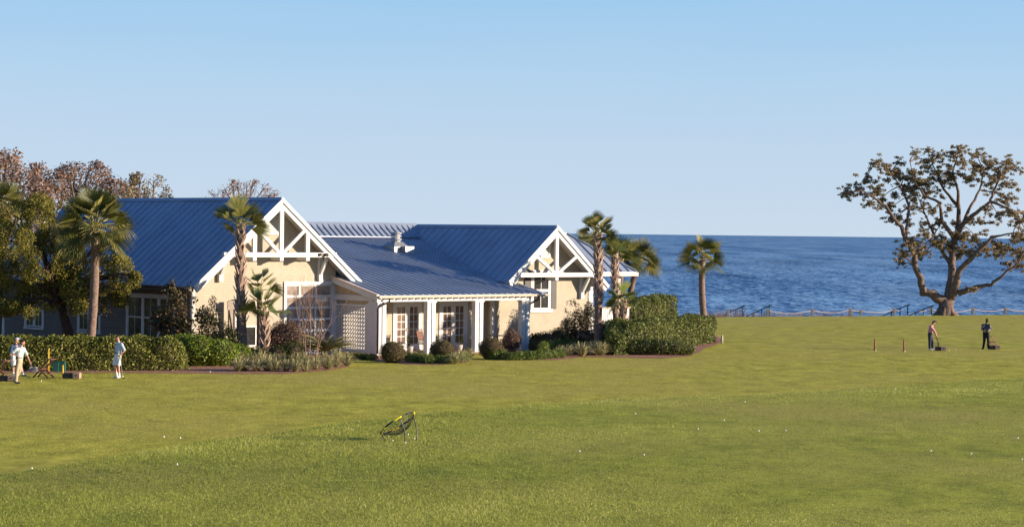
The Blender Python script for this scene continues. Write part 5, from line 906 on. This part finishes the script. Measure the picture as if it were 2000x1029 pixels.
# 4 man in plum pink shirt
L4 = G(1818, 684)
person(L4, dict(head=(.14, -.02, 1.45), neck=(.05, 0, 1.34), shl=(.02, .16, 1.24), shr=(-.04, -.17, 1.22), ell=(.20, .18, 1.00), wrl=(.27, .08, .77), hal=(.30, .06, .70), elr=(.16, -.2, .98), wrr=(.26, -.1, .76), har=(.29, -.08, .69),
    hipl=(-.05, .09, .80), hipr=(-.07, -.09, .80), knl=(.10, .10, .43), anl=(.10, .10, .09), ftl=(.23, .06, .045), knr=(-.08, -.10, .44), anr=(-.08, -.11, .09), ftr=(.05, -.13, .045)),
    'man in plum pink long shirt and dark jeans bending over his ball', -12, 1.06, top='pink', bot='jeans', sleeve=1.0, cap='capdk', belt=False, longtop=.08)
club(L4 + Vector((.31, -.06, .72)), L4 + Vector((.62, -.25, 0)), 'golf club held down by the man in the plum shirt')
# 5 man in dark patterned jacket
L5 = G(1925.5, 682)
person(L5, dict(head=(.04, -.02, 1.60), neck=(.01, 0, 1.45), shl=(.15, -.10, 1.35), shr=(-.18, .06, 1.35), ell=(.24, -.17, 1.12), wrl=(.06, -.26, 1.06), hal=(-.01, -.27, 1.07), elr=(-.24, -.08, 1.10), wrr=(-.02, -.24, 1.13), har=(.05, -.26, 1.14),
    hipl=(.08, -.03, .88), hipr=(-.07, .05, .88), knl=(.12, -.06, .48), anl=(.14, .02, .09), ftl=(.22, -.10, .045), knr=(-.10, -.02, .48), anr=(-.13, .06, .09), ftr=(-.22, -.05, .045)),
    'man in black trousers and dark patterned jacket standing with folded arms', -60, 1.0, skin='skindk', top='jacket', bot='blacktr', shoe='black', sleeve=1.0, belt=False)
# ------------------------------------------------------------ range furniture
def bag_stand(loc, rz, label, s_=1.0):
    o = empty('bag_stand', loc, rz, label, 'bag stand'); o.scale = (s_,) * 3
    for y in (-.24, .24):
        mb = MB(); mb.beam((.32, y, .76), (-.36, y, .02), .035, .06); mb.build('long_leg', M['wood'], o); mb = MB(); mb.beam((-.12, y + (.037 if y > 0 else -.037), .42), (.34, y + (.037 if y > 0 else -.037), .02), .035, .06); mb.build('short_leg', M['wood'], o)
    mb = MB(); mb.box(.18, .44, -.30, .30, .765, .80); mb.build('top_board', M['wood'], o)
    for x, z in ((-.05, .36), (.30, .18)): mb = MB(); mb.box(x - .06, x + .06, -.222, .222, z, z + .035); mb.build('cross_board', M['wood'], o)
    return o
st = bag_stand(G(85, 738), R(-12), 'brown wooden bag stand between the golfers near green boxes')
c = copy_tree(st); q = G(-4, 741); c.location = q; c['label'] = 'brown wooden bag stand cut by the left picture edge'
c = copy_tree(st); q = G(1826, 680); c.location = q; c.rotation_euler = (0, 0, R(100)); c.scale = (.72,) * 3; c['label'] = 'dark wooden bag stand behind the man in the plum shirt'
c = copy_tree(st); q = G(1938, 678); c.location = q; c.rotation_euler = (0, 0, R(-150)); c.scale = (.8,) * 3; c['label'] = 'wooden bag stand right of the man with folded arms'
for o in (st,): pass
def tray(loc, rz, w_, label):
    o = empty('ball_tray', loc, rz, label, 'ball tray', 'wooden ball trays on the tee'); mb = MB(); mb.box(-w_ / 2, w_ / 2, -.15, .15, .02, .05); mb.box(-w_ / 2, w_ / 2, -.15, -.13, .05, .22); mb.box(-w_ / 2, w_ / 2, .13, .15, .05, .22); mb.box(-w_ / 2, -w_ / 2 + .02, -.129, .129, .05, .22); mb.build('tray_body', M['boxdk'], o)  # shade painted in as a dark body, the sunlit end as tan wood
    mb = MB(); mb.box(w_ / 2 - .0, w_ / 2 + .28, -.16, .16, .02, .24); mb.box(w_ / 2 + .03, w_ / 2 + .25, -.13, .13, .241, .25); mb.build('tray_end', M['boxwood'], o, bevel=.008)
    mb = MB(); mb.ball((w_ / 2 + .14, -.165, .14), (.035, .006, .035), 8, 6); mb.build('hand_hole', M['dark'], o); return o
tray(G(134, 739), R(-4), .42, 'black and tan ball tray beside the short yellow post')
tray(G(8, 744.5), R(-4), .38, 'black and tan ball tray at the feet of the walking golfers')
tray(G(1832, 685), R(-4), .30, 'black and tan ball tray beside the man in the plum shirt')
tray(G(1938, 682.5), R(-4), .30, 'black and tan ball tray beside the man with folded arms')
def simple(name, loc, build, label, cat, group=None, rz=0):
    o = empty(name, loc, rz, label, cat, group); build(o); return o
for k, (px, py, w_, h_, lb) in enumerate([(109.5, 726, .27, .42, 'left green plastic box behind the yellow post, darker side'), (122, 726, .25, .42, 'right green plastic box directly behind the short yellow post')]):
    def bl(o, w_=w_, h_=h_):
        mb = MB(); mb.box(-w_ / 2, w_ / 2, -.13, .13, 0, h_); mb.build('box_body', M['green'], o, bevel=.01); mb = MB(); mb.box(-w_ / 2 - .012, w_ / 2 + .012, -.142, .142, h_ + .002, h_ + .035); mb.build('lid', M['green'], o, bevel=.008)
    simple('green_box', G(px, py), bl, lb, 'box', 'green boxes by the hedge')
def yp(h_):
    def f(o): mb = MB(); mb.tube([(0, 0, 0), (0, 0, h_)], [.035, .033], 12); mb.build('post_body', M['yellow'], o, True); mb = MB(); mb.tube([(0, 0, h_), (0, 0, h_ + .02)], .038, 12); mb.build('post_cap', M['yellow'], o, True)
    return f
simple('yellow_post', G(122.5, 737), yp(.50), 'short yellow post standing in front of the green boxes', 'post', 'yellow tee posts')
simple('yellow_post', G(94.5, 728), yp(1.0), 'tall thin yellow post rising behind the bag stand', 'post', 'yellow tee posts')
def stk(o): mb = MB(); mb.tube([(0, 0, 0), (0, 0, .66)], [.05, .045], 10); mb.build('stake_body', M['stake'], o, True); mb = MB(); mb.tube([(0, 0, 0), (0, 0, .04)], .09, 12); mb.build('stake_foot', M['stone'], o, True)
simple('red_stake', G(1708.5, 685), stk, 'left of the two red brown tee stakes on the far lawn', 'stake', 'red brown tee stakes'); simple('red_stake', G(1765.5, 686.5), stk, 'right of the two red brown stakes, nearer the plum shirted man', 'stake', 'red brown tee stakes')
def bol(o): mb = MB(); mb.tube([(0, 0, 0), (0, 0, .36), (0, 0, .42)], [.075, .07, .04], 12); mb.build('bollard_body', M['stone'], o, True); mb = MB(); mb.ball((0, 0, .42), (.055, .055, .05), 12, 8); mb.build('bollard_cap', M['stone'], o, True)
simple('bollard', G(1410, 670), bol, 'small pale stone bollard at the right end of the hedge', 'bollard')
# folded white bag / tangle at the hedge foot
o = empty('coiled_hose', G(66, 726), 0, 'pale coiled hose lying at the hedge foot behind the bag stand', 'hose'); mb = MB()
for k in range(4): mb.tube([(.26 * math.cos(a) * (1 - .1 * k), .22 * math.sin(a), .03 + .05 * k + .03 * math.sin(2 * a + k)) for a in np.linspace(0, 6.1, 22)], .014, 6)
mb.build('hose', M['galv'], o, True)
# rope fence
posts = [1421.6, 1499, 1586.6, 1661, 1681, 1746, 1818, 1900, 1963.5, 2030]; pv = []
fence = None
for i, px in enumerate(posts):
    py = 617.5 - .009 * (px - 1421); q = G(px, py); q.z = 0; pv.append(q); o = empty('rope_fence_post', q, 0, ['weathered rope post %s' % s_ for s_ in ('beside the upper end of the first handrail', 'between the first pair of green handrails', 'right of the first stairs, its rope sagging both ways', 'standing left of a short grey stub post', 'that is the short grey stub left of the second stairs', 'at the second stairs left of the oak', 'just left of the oak trunk', 'first to the right of the live oak', 'second to the right of the live oak', 'at the far right edge')][i], 'post', 'rope fence posts along the beach edge')
    hgt = .52 if px != 1681 else .42; mb = MB(); mb.hexa([(-.11, -.1, 0), (.11, -.1, 0), (.11, .1, 0), (-.11, .1, 0)], [(-.10, -.09, hgt), (.10, -.09, hgt), (.09, .09, hgt + .02), (-.09, .09, hgt + .02)]); mb.build('post_body', M['post'], o, bevel=.015); mb = MB(); mb.box(-.115, .115, -.108, .105, hgt - .14, hgt - .11); mb.build('rope_wrap', M['rope'], o)
for i in range(len(pv) - 1):
    if i == 0: continue
    a, b = pv[i] + Vector((0, 0, .42)), pv[i + 1] + Vector((0, 0, .42)); a.z -= .08 * (posts[i] == 1681); b.z -= .08 * (posts[i + 1] == 1681); mb = MB(); mb.tube([a.lerp(b, t) - a - Vector((0, 0, .20 * (b - a).length / 3.3 * 4 * t * (1 - t))) for t in np.linspace(0, 1, 13)], .024, 6)
    tag(mb.build('rope', M['rope'], None, True, loc=a), 'sagging rope span %s' % ['', 'right of the first stairs above reddish grass', 'between the third and fourth posts', 'short one beside the grey stub post', 'running up to the second stairs', 'between the two handrails left of the oak', 'passing in front of the oak trunk', 'right of the oak between two far posts', 'at the right picture edge'][i], 'rope', 'ropes of the beach edge fence')
# green stair rails: (low x, low y, high x, high y, posts)
for k, (x0, y0_, x1, y1_, pp, lb) in enumerate([(1408, 617.5, 1452, 597.5, (1437, 1452), 'green stair handrail nearest the hedge end'), (1455, 619, 1504, 596.5, (1472, 1488, 1503), 'second green stair handrail, right of the hedge end'), (1722, 617.5, 1774, 595, (1741, 1758, 1773), 'green stair handrail ending left of the oak trunk'), (1770, 618.5, 1821, 597, (1788, 1804, 1820), 'green stair handrail rising just beside the oak trunk')]):
    d0, d1 = 178.5 + .04 * (x0 - 1408) * .6, 177.0 + .04 * (x0 - 1408) * .6; a = P(x0, y0_, d0); b = P(x1, y1_, d1); base = Vector((b.x, b.y, 0)); o = empty('stair_handrail', base, 0, lb, 'handrail', 'green handrails of the beach stairs'); mb = MB(); mb.tube([a - base, b - base, b - base + Vector((.16, 0, .01))], .042, 8); mb.build('handrail', M['railtop'], o, True)
    for px in pp: t = (px - x0) / (x1 - x0); t = min(t, .985); q = a.lerp(b, t) - base; mb = MB(); mb.tube([(q.x, q.y, -.9 if t < .9 else -.02), (q.x, q.y, q.z - .02)], .045, 8); mb.build('rail_post', M['rail'], o, True)
# ------------------------------------------------------------ chipping net
nb = G(776, 861); o = empty('chipping_net', nb, 0, 'tilted round black and yellow chipping net on bent legs in the rough', 'golf net'); C_ = Vector((0, 0, .53)); Mj = Vector((.85, .12, .52)).normalized(); Nn_ = Vector((.02, -.95, .31)); Nn_ = (Nn_ - Mj * Nn_.dot(Mj)).normalized(); Rr = .575; ax_ = Mj.cross(Nn_).normalized(); ax_ = ax_ if ax_.z < 0 else -ax_
hoop = lambda a, r_=1.0, dz=0.0: C_ + (Mj * math.cos(a) + Nn_ * math.sin(a)) * Rr * r_ + ax_ * dz
mb = MB(); mb.tube([hoop(a) for a in np.linspace(0, 2 * PI, 49)], .013, 8); mb.build('hoop', M['netleg'], o, True)
def arc(a0, a1, mt, r_=.026, nm='padded_sleeve'): mb = MB(); mb.tube([hoop(a) for a in np.linspace(R(a0), R(a1), 8)], r_, 10); mb.build(nm, M[mt], o, True)
for a0, a1, mt in [(-14, 14, 'netyellow'), (18, 55, 'black'), (72, 98, 'netyellow'), (100, 132, 'black'), (134, 138, 'netyellow'), (168, 186, 'black'), (188, 200, 'netyellow'), (205, 240, 'black'), (244, 268, 'yellow'), (272, 312, 'black'), (320, 340, 'yellow')]: arc(a0, a1, mt)
mb = MB()
for k in range(26):
    a = 2 * PI * k / 26; mb.tube([hoop(a, r_, .30 * (1 - r_ ** 2)) for r_ in (1, .8, .6, .4, .2, .02)], .0055, 4, False)
for r_ in (.2, .33, .46, .58, .7, .8, .9): mb.tube([hoop(a, r_, .30 * (1 - r_ ** 2)) for a in np.linspace(0, 2 * PI, 41)], .0055, 4, False)
mb.build('net_mesh', M['black'], o)
mb = MB(); mb.tube([hoop(R(180), 1.0), hoop(R(200), .75, .22), hoop(R(250), .3, .30), hoop(R(330), .75, .2), hoop(R(350), 1.0)], .008, 6); mb.build('pocket_cord', M['black'], o, True)
def leg(p0, p1, bend, mt='netleg'):
    p0 = Vector(p0); p1 = Vector(p1); mb = MB(); mb.tube([p0.lerp(p1, t) + Vector(bend) * 4 * t * (1 - t) for t in np.linspace(0, 1, 9)] , .017, 8); mb.build('leg', M[mt], o, True)
h1 = hoop(R(80)); h2 = hoop(R(330)); leg(h1, (.24, -.42, 0), (.06, 0, .04)); leg(h2, (.56, .12, 0), (.05, 0, .04)); leg(hoop(R(192)), (-.36, .0, 0), (0, 0, 0))
mb = MB(); mb.tube([(.56, .12, .012), (.68, .0, .012)], .014, 8); mb.tube([(.24, -.42, .012), (-.36, .0, .012)], .008, 6); mb.tube([(.56, .12, .014), (-.36, .02, .014)], .008, 6); mb.build('ground_bar', M['netleg'], o)
# ------------------------------------------------------------ golf balls
me = MB(); me.ball((0, 0, .022), .0235, 12, 8); b0 = me.build('golf_ball', M['ball'], None, True); first = True
ballsN = [(748, 860), (759, 857), (767, 864), (792, 868), (797, 852), (809, 860)]
ballsF = [(1132, 885), (1258, 892), (1363, 841), (1241, 811), (1414, 824), (1482, 845), (1535, 844), (1455, 788), (1818, 884), (1897, 890), (1996, 901), (1988, 859), (1749, 763), (346, 911), (352, 859), (320, 857), (62, 919)]
ballsT = [(80.5, 745), (1867, 684.5), (1854, 684), (240, 736), (410, 727)]
for px, py in ballsN + ballsF + ballsT:
    o = b0 if first else b0.copy()
    if not first: col.objects.link(o)
    first = False; near = (px, py) in ballsN; tee = (px, py) in ballsT; q = G(px, py); s_ = .95 if near else 1.05 if not tee else 1.15; o.location = (q.x, q.y, .045 if not tee else 0.0); o.scale = (s_,) * 3
    lb = 'white golf ball lying around the chipping net' if near else 'white golf ball lying near the tee stands or hedge' if tee else 'white golf ball scattered in the open grass away from the net'
    tag(o, lb, 'golf ball', 'golf balls around the net' if near else 'golf balls near the tees' if tee else 'golf balls scattered on the lawn')
# pale house glimpsed between the back trees
q = P(67, 600, 185); o = empty('distant_house', (q.x, 185, 0), 0, 'pale pinkish house end glimpsed between the brown back trees', 'house'); mb = MB(); mb.hexa([(-.5, 0, 0), (.5, 0, 0), (.5, 1.5, 0), (-.5, 1.5, 0)], [(-.5, 0, 10.0), (.5, 0, 10.0), (.5, 1.5, 10.0), (-.5, 1.5, 10.0)]); mb.build('wall', M['farwall'], o)
mb = MB(); mb.hexa([(-.65, -.15, 10.0), (.65, -.15, 10.0), (.65, 1.6, 10.0), (-.65, 1.6, 10.0)], [(-.05, -.15, 10.6), (.05, -.15, 10.6), (.05, 1.6, 10.6), (-.05, 1.6, 10.6)]); mb.build('roof', M['farroof'], o)
